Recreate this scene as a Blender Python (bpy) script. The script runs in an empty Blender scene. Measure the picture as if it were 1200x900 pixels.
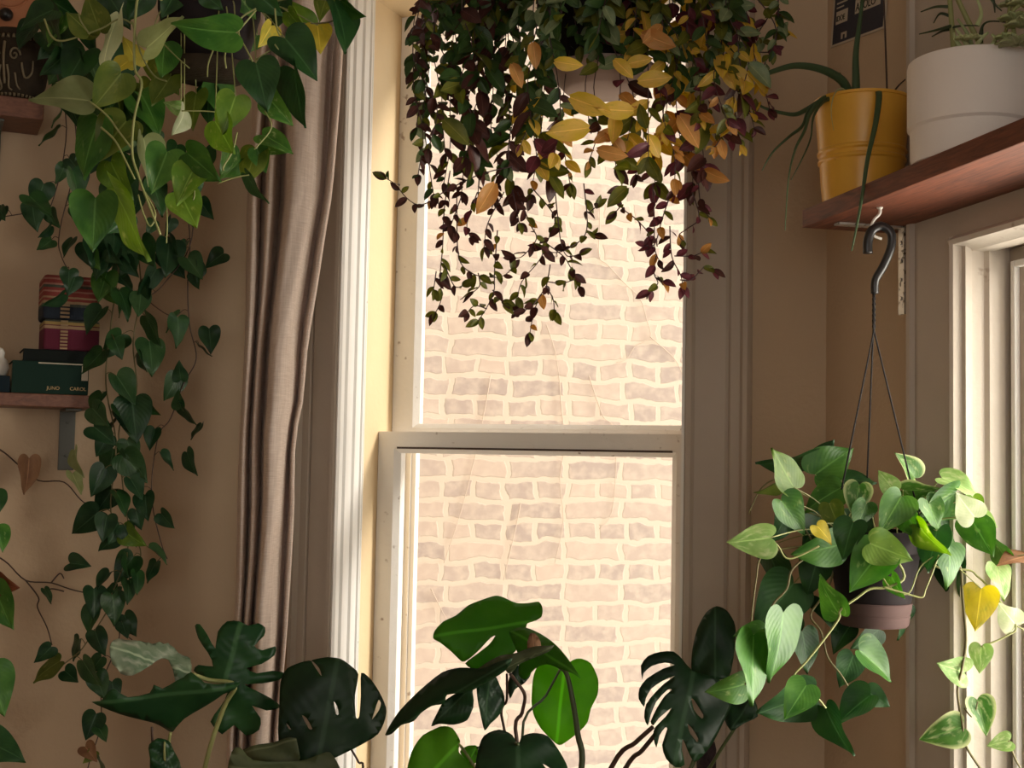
import bpy, bmesh, math, random
from mathutils import Vector, Matrix
from mathutils.geometry import delaunay_2d_cdt
random.seed(11)
scene = bpy.context.scene
COL = scene.collection
R = math.radians
rnd = random.uniform

# ------------------------------------------------------------------ camera
FPX = 1500.0
CAM = Vector((0, 0, 1.45))
PITCH, ROLL = R(3.5), R(1.1)
fw = Vector((0, math.cos(PITCH), math.sin(PITCH)))
r0 = Vector((1, 0, 0)); u0 = Vector((0, -math.sin(PITCH), math.cos(PITCH)))
rt = r0 * math.cos(ROLL) + u0 * math.sin(ROLL)
up = u0 * math.cos(ROLL) - r0 * math.sin(ROLL)
cd = bpy.data.cameras.new('camera'); cam = bpy.data.objects.new('camera', cd); COL.objects.link(cam)
cd.sensor_fit = 'HORIZONTAL'; cd.sensor_width = 36; cd.lens = FPX / 1200 * 36
cd.clip_start = 0.05
M = Matrix((rt, up, -fw)).transposed().to_4x4(); M.translation = CAM
cam.matrix_world = M
scene.camera = cam


def ray(px, py):
    return fw + rt * ((px - 600) / FPX) + up * ((450 - py) / FPX)


def W(px, py, y):
    """point of the view ray at world depth y"""
    d = ray(px, py)
    return CAM + d * (y / d.y)


class Frame:
    """a vertical wall plane: s runs along it, d outward, z up"""
    def __init__(self, o, ang):
        self.o = Vector((o[0], o[1], 0)); a = R(ang)
        self.ex = Vector((math.cos(a), math.sin(a), 0))
        self.ey = Vector((-math.sin(a), math.cos(a), 0))

    def p(self, s, d, z):
        return self.o + self.ex * s + self.ey * d + Vector((0, 0, z))

    def hit(self, px, py, d=0.0):
        r = ray(px, py); q = self.o + self.ey * d
        t = (q - CAM).dot(self.ey) / r.dot(self.ey)
        h = CAM + r * t
        return (h - self.o).dot(self.ex), h.z

    def hp(self, px, py, d=0.0):
        s, z = self.hit(px, py, d)
        return self.p(s, d, z)


def meet(f, px):
    s, z = f.hit(px, 450)
    return f.p(s, 0, 0)


FB = Frame((0, 3.0), -22)
A = meet(FB, 292)
C = meet(FB, 968)
FL = Frame(A, 25)
FR = Frame(C, -77)
sA = (A - FB.o).dot(FB.ex); sC = (C - FB.o).dot(FB.ex)
CEIL = 2.85

# ------------------------------------------------------------------ materials
def nd(nt, t, **kw):
    n = nt.nodes.new(t)
    for k, v in kw.items():
        setattr(n, k, v)
    return n


def base_mat(name):
    m = bpy.data.materials.new(name); m.use_nodes = True
    nt = m.node_tree
    b = nt.nodes['Principled BSDF']
    return m, nt, b


def paint(name, col, rough=0.6, var=0.06, scale=14, bump=0.05, bscale=60, wear=None):
    m, nt, b = base_mat(name)
    tc = nd(nt, 'ShaderNodeTexCoord')
    n = nd(nt, 'ShaderNodeTexNoise'); n.inputs['Scale'].default_value = scale; n.inputs['Detail'].default_value = 5
    nt.links.new(tc.outputs['Object'], n.inputs['Vector'])
    mx = nd(nt, 'ShaderNodeMix', data_type='RGBA')
    mx.inputs['A'].default_value = (*[c * (1 - var) for c in col], 1)
    mx.inputs['B'].default_value = (*[min(1, c * (1 + var)) for c in col], 1)
    nt.links.new(n.outputs['Fac'], mx.inputs['Factor'])
    out = mx.outputs['Result']
    if wear:
        n3 = nd(nt, 'ShaderNodeTexNoise'); n3.inputs['Scale'].default_value = wear[1]; n3.inputs['Detail'].default_value = 8
        nt.links.new(tc.outputs['Object'], n3.inputs['Vector'])
        rp = nd(nt, 'ShaderNodeMapRange'); rp.inputs[1].default_value = wear[2]; rp.inputs[2].default_value = wear[2] + .08
        nt.links.new(n3.outputs['Fac'], rp.inputs[0])
        m2 = nd(nt, 'ShaderNodeMix', data_type='RGBA'); m2.inputs['B'].default_value = (*wear[0], 1)
        nt.links.new(rp.outputs[0], m2.inputs['Factor']); nt.links.new(out, m2.inputs['A'])
        out = m2.outputs['Result']
    nt.links.new(out, b.inputs['Base Color'])
    b.inputs['Roughness'].default_value = rough
    if bump:
        n2 = nd(nt, 'ShaderNodeTexNoise'); n2.inputs['Scale'].default_value = bscale; n2.inputs['Detail'].default_value = 4
        nt.links.new(tc.outputs['Object'], n2.inputs['Vector'])
        bp = nd(nt, 'ShaderNodeBump'); bp.inputs['Strength'].default_value = bump * 4; bp.inputs['Distance'].default_value = 0.004
        nt.links.new(n2.outputs['Fac'], bp.inputs['Height'])
        nt.links.new(bp.outputs['Normal'], b.inputs['Normal'])
    return m


def simple(name, col, rough=0.5, metal=0.0, var=0.08, scale=40):
    m = paint(name, col, rough, var, scale, bump=0)
    m.node_tree.nodes['Principled BSDF'].inputs['Metallic'].default_value = metal
    return m


def wood(name, c1, c2, ax=(1, 12, 12), rough=0.45):
    m, nt, b = base_mat(name)
    tc = nd(nt, 'ShaderNodeTexCoord'); mp = nd(nt, 'ShaderNodeMapping')
    mp.inputs['Scale'].default_value = ax
    nt.links.new(tc.outputs['Object'], mp.inputs['Vector'])
    n = nd(nt, 'ShaderNodeTexNoise'); n.inputs['Scale'].default_value = 6; n.inputs['Detail'].default_value = 8; n.inputs['Roughness'].default_value = .65
    n.inputs['Distortion'].default_value = 1.2
    nt.links.new(mp.outputs['Vector'], n.inputs['Vector'])
    cr = nd(nt, 'ShaderNodeValToRGB'); cr.color_ramp.elements[0].position = .32; cr.color_ramp.elements[1].position = .68
    cr.color_ramp.elements[0].color = (*c1, 1); cr.color_ramp.elements[1].color = (*c2, 1)
    nt.links.new(n.outputs['Fac'], cr.inputs['Fac'])
    nt.links.new(cr.outputs['Color'], b.inputs['Base Color'])
    b.inputs['Roughness'].default_value = rough
    return m


def leafmat(name, c, c2, pale=None, amt=0.5, rough=0.38, trans=0.25, rib=None, edge=None):
    """procedural leaf: blotchy blade between c and c2, pale splashes, lighter midrib"""
    m, nt, b = base_mat(name)
    uv = nd(nt, 'ShaderNodeUVMap'); uv.uv_map = 'UVMap'
    oi = nd(nt, 'ShaderNodeObjectInfo')
    add = nd(nt, 'ShaderNodeVectorMath', operation='ADD')
    sc = nd(nt, 'ShaderNodeVectorMath', operation='SCALE'); sc.inputs[0].default_value = (17, 9, 5)
    nt.links.new(oi.outputs['Random'], sc.inputs['Scale'])
    nt.links.new(uv.outputs['UV'], add.inputs[0]); nt.links.new(sc.outputs['Vector'], add.inputs[1])
    n = nd(nt, 'ShaderNodeTexNoise'); n.inputs['Scale'].default_value = 2.2; n.inputs['Detail'].default_value = 4
    nt.links.new(add.outputs['Vector'], n.inputs['Vector'])
    mx = nd(nt, 'ShaderNodeMix', data_type='RGBA')
    mx.inputs['A'].default_value = (*c, 1); mx.inputs['B'].default_value = (*c2, 1)
    rp = nd(nt, 'ShaderNodeMapRange'); rp.inputs[1].default_value = .35; rp.inputs[2].default_value = .65
    nt.links.new(n.outputs['Fac'], rp.inputs[0]); nt.links.new(rp.outputs[0], mx.inputs['Factor'])
    out = mx.outputs['Result']
    if pale:
        mp = nd(nt, 'ShaderNodeMapping'); mp.inputs['Scale'].default_value = (5, 3.0, 1); mp.inputs['Rotation'].default_value = (0, 0, .5)
        nt.links.new(add.outputs['Vector'], mp.inputs['Vector'])
        n2 = nd(nt, 'ShaderNodeTexNoise'); n2.inputs['Scale'].default_value = 1.3; n2.inputs['Detail'].default_value = 6
        nt.links.new(mp.outputs['Vector'], n2.inputs['Vector'])
        r2 = nd(nt, 'ShaderNodeMapRange'); r2.inputs[1].default_value = .68 - amt * .35; r2.inputs[2].default_value = .92 - amt * .3
        nt.links.new(n2.outputs['Fac'], r2.inputs[0])
        m2 = nd(nt, 'ShaderNodeMix', data_type='RGBA'); m2.inputs['B'].default_value = (*pale, 1)
        nt.links.new(r2.outputs[0], m2.inputs['Factor']); nt.links.new(out, m2.inputs['A'])
        out = m2.outputs['Result']
    sx = nd(nt, 'ShaderNodeSeparateXYZ'); nt.links.new(uv.outputs['UV'], sx.inputs[0])
    sb = nd(nt, 'ShaderNodeMath', operation='SUBTRACT'); sb.inputs[1].default_value = .5
    ab = nd(nt, 'ShaderNodeMath', operation='ABSOLUTE')
    nt.links.new(sx.outputs['X'], sb.inputs[0]); nt.links.new(sb.outputs[0], ab.inputs[0])
    if edge:
        r4 = nd(nt, 'ShaderNodeMapRange'); r4.inputs[1].default_value = .36; r4.inputs[2].default_value = .47
        nt.links.new(ab.outputs[0], r4.inputs[0])
        m4 = nd(nt, 'ShaderNodeMix', data_type='RGBA'); m4.inputs['B'].default_value = (*edge, 1)
        nt.links.new(r4.outputs[0], m4.inputs['Factor']); nt.links.new(out, m4.inputs['A'])
        out = m4.outputs['Result']
    ribc = rib or tuple(min(1, x * 1.5 + .02) for x in c2)
    r3 = nd(nt, 'ShaderNodeMapRange'); r3.inputs[1].default_value = .012; r3.inputs[2].default_value = .03
    r3.inputs[3].default_value = .75; r3.inputs[4].default_value = 0
    nt.links.new(ab.outputs[0], r3.inputs[0])
    m3 = nd(nt, 'ShaderNodeMix', data_type='RGBA'); m3.inputs['B'].default_value = (*ribc, 1)
    nt.links.new(r3.outputs[0], m3.inputs['Factor']); nt.links.new(out, m3.inputs['A'])
    out = m3.outputs['Result']
    hs = nd(nt, 'ShaderNodeHueSaturation')
    vr = nd(nt, 'ShaderNodeMapRange'); vr.inputs[3].default_value = .8; vr.inputs[4].default_value = 1.25
    nt.links.new(oi.outputs['Random'], vr.inputs[0]); nt.links.new(vr.outputs[0], hs.inputs['Value'])
    nt.links.new(out, hs.inputs['Color'])
    nt.links.new(hs.outputs['Color'], b.inputs['Base Color'])
    b.inputs['Roughness'].default_value = rough
    b.inputs['Specular IOR Level'].default_value = .26
    # side veins as a soft bump
    wv = nd(nt, 'ShaderNodeTexWave'); wv.inputs['Scale'].default_value = 2.6; wv.bands_direction = 'Y'
    mpv = nd(nt, 'ShaderNodeCombineXYZ')
    my = nd(nt, 'ShaderNodeMath', operation='SUBTRACT')
    nt.links.new(sx.outputs['Y'], my.inputs[0]); nt.links.new(ab.outputs[0], my.inputs[1])
    nt.links.new(my.outputs[0], mpv.inputs['Y']); nt.links.new(mpv.outputs[0], wv.inputs['Vector'])
    bp = nd(nt, 'ShaderNodeBump'); bp.inputs['Strength'].default_value = .07; bp.inputs['Distance'].default_value = .004
    nt.links.new(wv.outputs['Fac'], bp.inputs['Height']); nt.links.new(bp.outputs['Normal'], b.inputs['Normal'])
    if trans:
        tr = nd(nt, 'ShaderNodeBsdfTranslucent')
        hb = nd(nt, 'ShaderNodeHueSaturation'); hb.inputs['Saturation'].default_value = 1.15; hb.inputs['Value'].default_value = 1.7
        nt.links.new(hs.outputs['Color'], hb.inputs['Color']); nt.links.new(hb.outputs['Color'], tr.inputs['Color'])
        ms = nd(nt, 'ShaderNodeMixShader'); ms.inputs[0].default_value = trans
        nt.links.new(b.outputs[0], ms.inputs[1]); nt.links.new(tr.outputs[0], ms.inputs[2])
        nt.links.new(ms.outputs[0], nt.nodes['Material Output'].inputs['Surface'])
    return m


MAT = {}
MAT['wall'] = paint('warm_beige_plaster', (.50, .365, .24), .8, .07, 5, .08, 90)
MAT['white'] = paint('white_gloss_paint', (.86, .84, .80), .4, .03, 20, .04, 40)
MAT['casing'] = paint('taupe_casing_paint', (.46, .385, .31), .5, .06, 12, .06, 40)
MAT['chip'] = paint('worn_white_paint', (.84, .80, .74), .5, .04, 16, .08, 50, wear=((.42, .34, .28), 38, .66))
MAT['jamb2'] = paint('old_cream_jamb_paint', (.56, .49, .41), .5, .05, 16, .08, 50, wear=((.36, .28, .22), 30, .68))
MAT['cream'] = paint('cream_jamb_paint', (.78, .60, .36), .5, .05, 9, .05, 40)
MAT['ceiling'] = paint('ceiling_paint', (.62, .55, .47), .9, .04, 8, 0)
MAT['floor'] = wood('floor_boards', (.10, .05, .025), (.20, .11, .055), (1, 9, 9))
MAT['shelfwood'] = wood('red_oiled_shelf_wood', (.075, .02, .010), (.23, .065, .028), (1, 1, 1), .6)
for n_ in MAT['shelfwood'].node_tree.nodes:
    if n_.type == 'MAPPING':
        n_.vector_type = 'TEXTURE'; n_.inputs['Rotation'].default_value = (0, 0, R(-77)); n_.inputs['Scale'].default_value = (.6, .05, .05)
MAT['darkwood'] = wood('dark_shelf_wood', (.10, .035, .02), (.19, .075, .04), (3, 14, 14), .5)
MAT['steel'] = paint('worn_steel', (.55, .52, .48), .35, .2, 60, 0, wear=((.10, .08, .06), 90, .56))
MAT['steel'].node_tree.nodes['Principled BSDF'].inputs['Metallic'].default_value = .6
MAT['greymetal'] = simple('grey_green_bracket_metal', (.10, .10, .085), .5, .3)
MAT['black'] = simple('black_plastic', (.012, .011, .011), .32)
MAT['blackpot'] = simple('dark_nursery_pot_plastic', (.014, .010, .011), .6)
MAT['mauve'] = simple('mauve_grey_plastic', (.085, .052, .048), .6)
MAT['pinksaucer'] = simple('pink_grey_plastic', (.36, .25, .21), .5)
MAT['soil'] = paint('potting_soil', (.02, .014, .010), .95, .5, 90, .3, 120)
MAT['yellowpot'] = paint('mustard_enamel', (.82, .43, .055), .3, .10, 12, .02, 30, wear=((.30, .13, .03), 30, .70))
MAT['whitepot'] = paint('matt_white_ceramic', (.84, .77, .71), .65, .05, 7, .04, 80)
MAT['wire'] = simple('wire_brown', (.012, .009, .008), .9)
MAT['hookwhite'] = simple('white_coated_hook', (.75, .72, .66), .35)
MAT['bronze'] = paint('aged_carved_bronze', (.03, .021, .013), .5, .4, 40, .2, 60)
MAT['bronzehi'] = paint('rubbed_bronze_relief', (.16, .12, .065), .45, .3, 40, .1, 60)
MAT['terracotta'] = paint('terracotta', (.42, .17, .08), .75, .12, 20, .08, 60)
MAT['stem'] = simple('green_brown_stem', (.13, .11, .035), .5)
MAT['stemlight'] = simple('pale_green_stem', (.25, .26, .09), .5)
MAT['stemdark'] = simple('dark_brown_stem', (.055, .028, .018), .5)
MAT['stempurple'] = simple('maroon_stem', (.05, .02, .022), .5)
MAT['stalk'] = simple('monstera_stalk_green', (.05, .07, .02), .45)
MAT['twig'] = simple('dry_twig', (.60, .48, .38), .8)
MAT['navy'] = simple('navy_print', (.012, .014, .030), .6)
MAT['paper'] = simple('cream_paper', (.50, .43, .33), .8)
MAT['ink'] = simple('black_ink', (.015, .013, .012), .8)
MAT['bookgreen'] = simple('dark_green_book_cloth', (.010, .028, .020), .7)
MAT['bookblack'] = simple('black_green_book_cloth', (.008, .011, .010), .6)
MAT['booknavy'] = simple('dark_blue_book_cloth', (.008, .016, .022), .6)
MAT['gold'] = simple('gilt_lettering', (.50, .33, .14), .5)
MAT['moss'] = paint('dark_moss_pole_fibre', (.022, .010, .012), .95, .4, 60, .4, 150)
MAT['tendril'] = simple('silver_tendril', (.45, .42, .36), .6)

for k_ in ('blackpot', 'bronze', 'mauve', 'bookgreen', 'bookblack', 'booknavy'):
    b_ = MAT[k_].node_tree.nodes['Principled BSDF']; b_.inputs['Specular IOR Level'].default_value = .12; b_.inputs['Roughness'].default_value = .75

# brick
def brickmat():
    m, nt, b = base_mat('sunbleached_brick')
    tc = nd(nt, 'ShaderNodeTexCoord')
    n = nd(nt, 'ShaderNodeTexNoise'); n.inputs['Scale'].default_value = 9; n.inputs['Detail'].default_value = 4
    nt.links.new(tc.outputs['UV'], n.inputs['Vector'])
    sb = nd(nt, 'ShaderNodeVectorMath', operation='SUBTRACT'); sb.inputs[1].default_value = (.5, .5, .5)
    nt.links.new(n.outputs['Color'], sb.inputs[0])
    sc = nd(nt, 'ShaderNodeVectorMath', operation='SCALE'); sc.inputs['Scale'].default_value = .06
    nt.links.new(sb.outputs[0], sc.inputs[0])
    ad = nd(nt, 'ShaderNodeVectorMath', operation='ADD')
    nt.links.new(tc.outputs['UV'], ad.inputs[0]); nt.links.new(sc.outputs[0], ad.inputs[1])
    br = nd(nt, 'ShaderNodeTexBrick'); br.offset = .5; br.squash = 1.85; br.squash_frequency = 2; br.offset_frequency = 2
    br.inputs['Scale'].default_value = 1
    br.inputs['Brick Width'].default_value = .122; br.inputs['Row Height'].default_value = .077
    br.inputs['Mortar Size'].default_value = .0125; br.inputs['Mortar Smooth'].default_value = .35
    br.inputs['Bias'].default_value = -.1
    br.inputs['Color1'].default_value = (.48, .385, .335, 1); br.inputs['Color2'].default_value = (.66, .52, .42, 1)
    br.inputs['Mortar'].default_value = (.72, .60, .48, 1)
    nt.links.new(ad.outputs[0], br.inputs['Vector'])
    n2 = nd(nt, 'ShaderNodeTexNoise'); n2.inputs['Scale'].default_value = 26; n2.inputs['Detail'].default_value = 6
    nt.links.new(tc.outputs['UV'], n2.inputs['Vector'])
    rp = nd(nt, 'ShaderNodeMapRange'); rp.inputs[1].default_value = .42; rp.inputs[2].default_value = .72; rp.inputs[4].default_value = .7
    nt.links.new(n2.outputs['Fac'], rp.inputs[0])
    mx = nd(nt, 'ShaderNodeMix', data_type='RGBA'); mx.inputs['B'].default_value = (.72, .60, .485, 1)
    nt.links.new(rp.outputs[0], mx.inputs['Factor']); nt.links.new(br.outputs['Color'], mx.inputs['A'])
    nt.links.new(mx.outputs['Result'], b.inputs['Base Color']); b.inputs['Roughness'].default_value = .9
    bp = nd(nt, 'ShaderNodeBump'); bp.inputs['Strength'].default_value = .4; bp.inputs['Distance'].default_value = .006
    nt.links.new(br.outputs['Fac'], bp.inputs['Height']); bp.invert = True
    nt.links.new(bp.outputs['Normal'], b.inputs['Normal'])
    return m
MAT['brick'] = brickmat()


def glassmat():
    m, nt, b = base_mat('window_glass')
    tr = nd(nt, 'ShaderNodeBsdfTransparent'); tr.inputs['Color'].default_value = (.97, .97, .95, 1)
    gl = nd(nt, 'ShaderNodeBsdfGlossy'); gl.inputs['Roughness'].default_value = .02
    ms = nd(nt, 'ShaderNodeMixShader')
    ms.inputs[0].default_value = .035; nt.links.new(tr.outputs[0], ms.inputs[1]); nt.links.new(gl.outputs[0], ms.inputs[2])
    nt.links.new(ms.outputs[0], nt.nodes['Material Output'].inputs['Surface'])
    return m
MAT['glass'] = glassmat()


def curtainmat():
    m, nt, b = base_mat('taupe_linen')
    tc = nd(nt, 'ShaderNodeTexCoord')
    outs = []
    for sc in ((260, 260, 12), (30, 30, 500)):
        mp = nd(nt, 'ShaderNodeMapping'); mp.inputs['Scale'].default_value = sc
        nt.links.new(tc.outputs['Object'], mp.inputs['Vector'])
        n = nd(nt, 'ShaderNodeTexNoise'); n.inputs['Scale'].default_value = 1; n.inputs['Detail'].default_value = 3
        nt.links.new(mp.outputs[0], n.inputs['Vector']); outs.append(n.outputs['Fac'])
    ad = nd(nt, 'ShaderNodeMath', operation='ADD'); nt.links.new(outs[0], ad.inputs[0]); nt.links.new(outs[1], ad.inputs[1])
    rp = nd(nt, 'ShaderNodeMapRange'); rp.inputs[1].default_value = .6; rp.inputs[2].default_value = 1.4
    nt.links.new(ad.outputs[0], rp.inputs[0])
    mx = nd(nt, 'ShaderNodeMix', data_type='RGBA')
    mx.inputs['A'].default_value = (.58, .46, .39, 1); mx.inputs['B'].default_value = (.80, .68, .60, 1)
    nt.links.new(rp.outputs[0], mx.inputs['Factor']); nt.links.new(mx.outputs['Result'], b.inputs['Base Color'])
    b.inputs['Roughness'].default_value = .9
    bp = nd(nt, 'ShaderNodeBump'); bp.inputs['Strength'].default_value = .25; bp.inputs['Distance'].default_value = .002
    nt.links.new(rp.outputs[0], bp.inputs['Height']); nt.links.new(bp.outputs['Normal'], b.inputs['Normal'])
    return m
MAT['curtain'] = curtainmat()

# leaf colours
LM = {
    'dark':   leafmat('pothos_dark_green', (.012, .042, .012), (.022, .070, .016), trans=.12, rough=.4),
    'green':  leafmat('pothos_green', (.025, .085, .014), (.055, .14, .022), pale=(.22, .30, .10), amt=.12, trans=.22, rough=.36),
    'mid':    leafmat('pothos_mid_green', (.035, .10, .018), (.075, .165, .03), pale=(.36, .42, .18), amt=.25, trans=.25, rough=.38),
    'lime':   leafmat('pothos_lime', (.075, .15, .018), (.13, .22, .03), pale=(.36, .40, .12), amt=.2, trans=.3, rough=.4),
    'pale':   leafmat('pothos_pale_variegated', (.15, .27, .07), (.25, .37, .12), pale=(.42, .48, .24), amt=.5, trans=.25, rough=.42),
    'white':  leafmat('pothos_cream_white', (.34, .40, .22), (.46, .49, .32), trans=.25, rough=.45),
    'vary':   leafmat('pothos_green_cream_edge', (.04, .12, .02), (.08, .18, .035), pale=(.40, .46, .22), amt=.45, edge=(.42, .47, .22), trans=.2, rough=.38),
    'yellow': leafmat('pothos_yellow', (.42, .34, .04), (.52, .42, .06), pale=(.24, .28, .05), amt=.4, trans=.25, rough=.45),
    'sage':   leafmat('pothos_leaf_underside', (.17, .20, .08), (.23, .26, .12), trans=.3, rough=.55),
    'olive':  leafmat('pothos_olive', (.075, .115, .02), (.13, .165, .032), pale=(.30, .30, .08), amt=.2, trans=.3, rough=.42),
    'brown':  leafmat('withered_brown', (.20, .095, .05), (.30, .16, .08), trans=.15, rough=.6),
    'rust':   leafmat('red_brown_leaf', (.09, .025, .014), (.15, .045, .02), trans=.15, rough=.45),
    'philo':  leafmat('heartleaf_dark', (.010, .036, .014), (.022, .060, .022), trans=.12, rough=.36),
    'philo2': leafmat('heartleaf_mid', (.020, .062, .020), (.045, .10, .035), trans=.15, rough=.34),
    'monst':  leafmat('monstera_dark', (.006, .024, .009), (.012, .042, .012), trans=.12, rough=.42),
    'monst2': leafmat('monstera_green_backlit', (.065, .19, .016), (.09, .23, .022), trans=.68, rough=.4),  # green lightened to stand for light coming through the leaf
    'monst3': leafmat('monstera_bright_backlit', (.11, .27, .018), (.15, .33, .03), trans=.68, rough=.4),  # brighter copy of the leaf green, backlight put into the colour
    'monst4': leafmat('monstera_grey_underside', (.045, .060, .026), (.075, .085, .038), trans=.15, rough=.5),
    'split':  leafmat('split_leaf_dark', (.010, .045, .014), (.022, .075, .02), trans=.15, rough=.33),
    'silver': leafmat('split_leaf_silver', (.10, .17, .09), (.30, .36, .24), pale=(.55, .56, .44), amt=.5, trans=.15, rough=.45),
    't_green': leafmat('trail_green', (.020, .050, .014), (.045, .085, .022), trans=.2),
    't_sage': leafmat('trail_sage', (.13, .19, .09), (.24, .29, .15), trans=.2),
    't_olive': leafmat('trail_olive', (.07, .085, .014), (.14, .14, .022), trans=.3),
    't_yellow': leafmat('trail_yellow', (.58, .40, .04), (.66, .42, .09), pale=(.28, .27, .04), amt=.3, trans=.3),
    't_orange': leafmat('trail_orange', (.48, .21, .06), (.55, .28, .09), pale=(.22, .20, .03), amt=.3, trans=.3),
    't_purple': leafmat('trail_purple', (.075, .020, .028), (.14, .035, .045), trans=.25),
    't_maroon_backlit': leafmat('trail_maroon_backlit', (.040, .015, .014), (.075, .026, .020), trans=.15),  # maroon, darkened to stand for backlit silhouettes
    'aloe':   leafmat('aloe_green', (.035, .062, .026), (.065, .10, .045), trans=0, rough=.4, rib=(.06, .09, .04)),
    'succ':   leafmat('succulent_pale', (.30, .36, .16), (.46, .48, .25), trans=0, rough=.45),
    'succd':  leafmat('succulent_dark', (.03, .045, .02), (.06, .08, .035), trans=0, rough=.4),
}

# ------------------------------------------------------------------ object helpers
def link(name, me, parent=None, mats=None, smooth=True):
    o = bpy.data.objects.new(name, me); COL.objects.link(o)
    for m in mats or []:
        me.materials.append(m)
    if smooth:
        for p in me.polygons:
            p.use_smooth = True
    if parent:
        o.parent = parent
        o.location = -parent_loc(parent)
    return o


def parent_loc(p):
    v = Vector((0, 0, 0))
    while p is not None:
        v = v + p.location
        p = p.parent
    return v


class MB:
    """mesh builder in world coordinates"""
    def __init__(self):
        self.v, self.f, self.uv, self.mi = [], [], [], []

    def add(self, vs, fs, uvs=None, mi=0):
        b = len(self.v)
        self.v += [tuple(x) for x in vs]
        self.uv += list(uvs) if uvs else [(0.3, 0.5)] * len(vs)
        for f in fs:
            self.f.append(tuple(b + i for i in f)); self.mi.append(mi)
        return self

    def box(self, fr, s0, s1, d0, d1, z0, z1, mi=0):
        P = [fr.p(s, d, z) for z in (z0, z1) for d in (d0, d1) for s in (s0, s1)]
        return self.add(P, [(0, 1, 3, 2), (4, 6, 7, 5), (0, 4, 5, 1), (2, 3, 7, 6), (0, 2, 6, 4), (1, 5, 7, 3)], mi=mi)

    def prof(self, fr, pts, z0, z1, mi=0):
        n = len(pts)
        P = [fr.p(s, d, z) for z in (z0, z1) for s, d in pts]
        F = [(i, (i + 1) % n, n + (i + 1) % n, n + i) for i in range(n)]
        F += [tuple(range(n - 1, -1, -1)), tuple(range(n, 2 * n))]
        return self.add(P, F, mi=mi)

    def hprof(self, fr, pts, s0, s1, mi=0):
        """profile in (d,z) run along s"""
        n = len(pts)
        P = [fr.p(s, d, z) for s in (s0, s1) for d, z in pts]
        F = [(i, (i + 1) % n, n + (i + 1) % n, n + i) for i in range(n)]
        F += [tuple(range(n - 1, -1, -1)), tuple(range(n, 2 * n))]
        return self.add(P, F, mi=mi)

    def lathe(self, c, prof, n=40, mi=0):
        """prof: (r, z) from bottom to top relative to c"""
        P = []
        for r, z in prof:
            for k in range(n):
                a = 2 * math.pi * k / n
                P.append(c + Vector((r * math.cos(a), r * math.sin(a), z)))
        F = []
        for i in range(len(prof) - 1):
            for k in range(n):
                k2 = (k + 1) % n
                F.append((i * n + k, i * n + k2, (i + 1) * n + k2, (i + 1) * n + k))
        F.append(tuple(range(n - 1, -1, -1)))
        m = len(prof) - 1
        F.append(tuple(m * n + k for k in range(n)))
        return self.add(P, F, mi=mi)

    def tube(self, pts, r0, r1=None, n=6, mi=0, flat=1.0):
        r1 = r0 if r1 is None else r1
        pts = [Vector(p) for p in pts]
        N = len(pts)
        P = []; prev = None
        for i, p in enumerate(pts):
            t = (pts[min(i + 1, N - 1)] - pts[max(i - 1, 0)])
            t = t.normalized() if t.length > 1e-9 else Vector((0, 0, 1))
            if prev is None:
                a = t.cross(Vector((0, 1, 0)))
                if a.length < .1:
                    a = t.cross(Vector((1, 0, 0)))
            else:
                a = prev - t * prev.dot(t)
            a.normalize(); prev = a
            b = t.cross(a)
            r = r0 + (r1 - r0) * i / max(1, N - 1)
            for k in range(n):
                an = 2 * math.pi * k / n
                P.append(p + a * (r * math.cos(an)) + b * (r * flat * math.sin(an)))
        F = [(i * n + k, i * n + (k + 1) % n, (i + 1) * n + (k + 1) % n, (i + 1) * n + k) for i in range(N - 1) for k in range(n)]
        F += [tuple(range(n - 1, -1, -1)), tuple((N - 1) * n + k for k in range(n))]
        return self.add(P, F, mi=mi)

    def mesh(self, name):
        me = bpy.data.meshes.new(name)
        me.from_pydata(self.v, [], self.f)
        ul = me.uv_layers.new(name='UVMap')
        for p in me.polygons:
            for li in p.loop_indices:
                ul.data[li].uv = self.uv[me.loops[li].vertex_index]
        for p, mi in zip(me.polygons, self.mi):
            p.material_index = mi
        me.validate()
        bm = bmesh.new(); bm.from_mesh(me)
        if not getattr(self, 'open', False):
            bmesh.ops.recalc_face_normals(bm, faces=bm.faces)
        bm.to_mesh(me); bm.free()
        return me

    def build(self, name, mats, parent=None, smooth=False, bevel=0):
        if not isinstance(mats, (list, tuple)):
            mats = [mats]
        o = link(name, self.mesh(name), parent, mats, smooth)
        if bevel:
            md = o.modifiers.new('bevel', 'BEVEL'); md.width = bevel; md.segments = 2; md.limit_method = 'ANGLE'
        return o


def autosmooth(o, ang=40):
    me = o.data
    bm = bmesh.new(); bm.from_mesh(me)
    for e in bm.edges:
        e.smooth = len(e.link_faces) == 2 and e.calc_face_angle(0) < R(ang)
    for f in bm.faces:
        f.smooth = True
    bm.to_mesh(me); bm.free()
    return o


def thing(name, loc, label, cat, group=None):
    o = bpy.data.objects.new(name, None); COL.objects.link(o)
    o.location = loc; o.empty_display_size = .05
    o['label'] = label; o['category'] = cat
    if group:
        o['group'] = group
    return o


def struct(o):
    o['kind'] = 'structure'
    return o


def smoothline(pts, sub=5):
    """catmull-rom through points of any dimension"""
    pts = [Vector(p) for p in pts]
    out = []
    n = len(pts)
    for i in range(n - 1):
        p0, p1, p2, p3 = pts[max(i - 1, 0)], pts[i], pts[i + 1], pts[min(i + 2, n - 1)]
        for k in range(sub):
            t = k / sub
            out.append(.5 * ((2 * p1) + (p2 - p0) * t + (2 * p0 - 5 * p1 + 4 * p2 - p3) * t * t + (3 * p1 - p0 - 3 * p2 + p3) * t ** 3))
    out.append(pts[-1])
    return out


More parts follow.
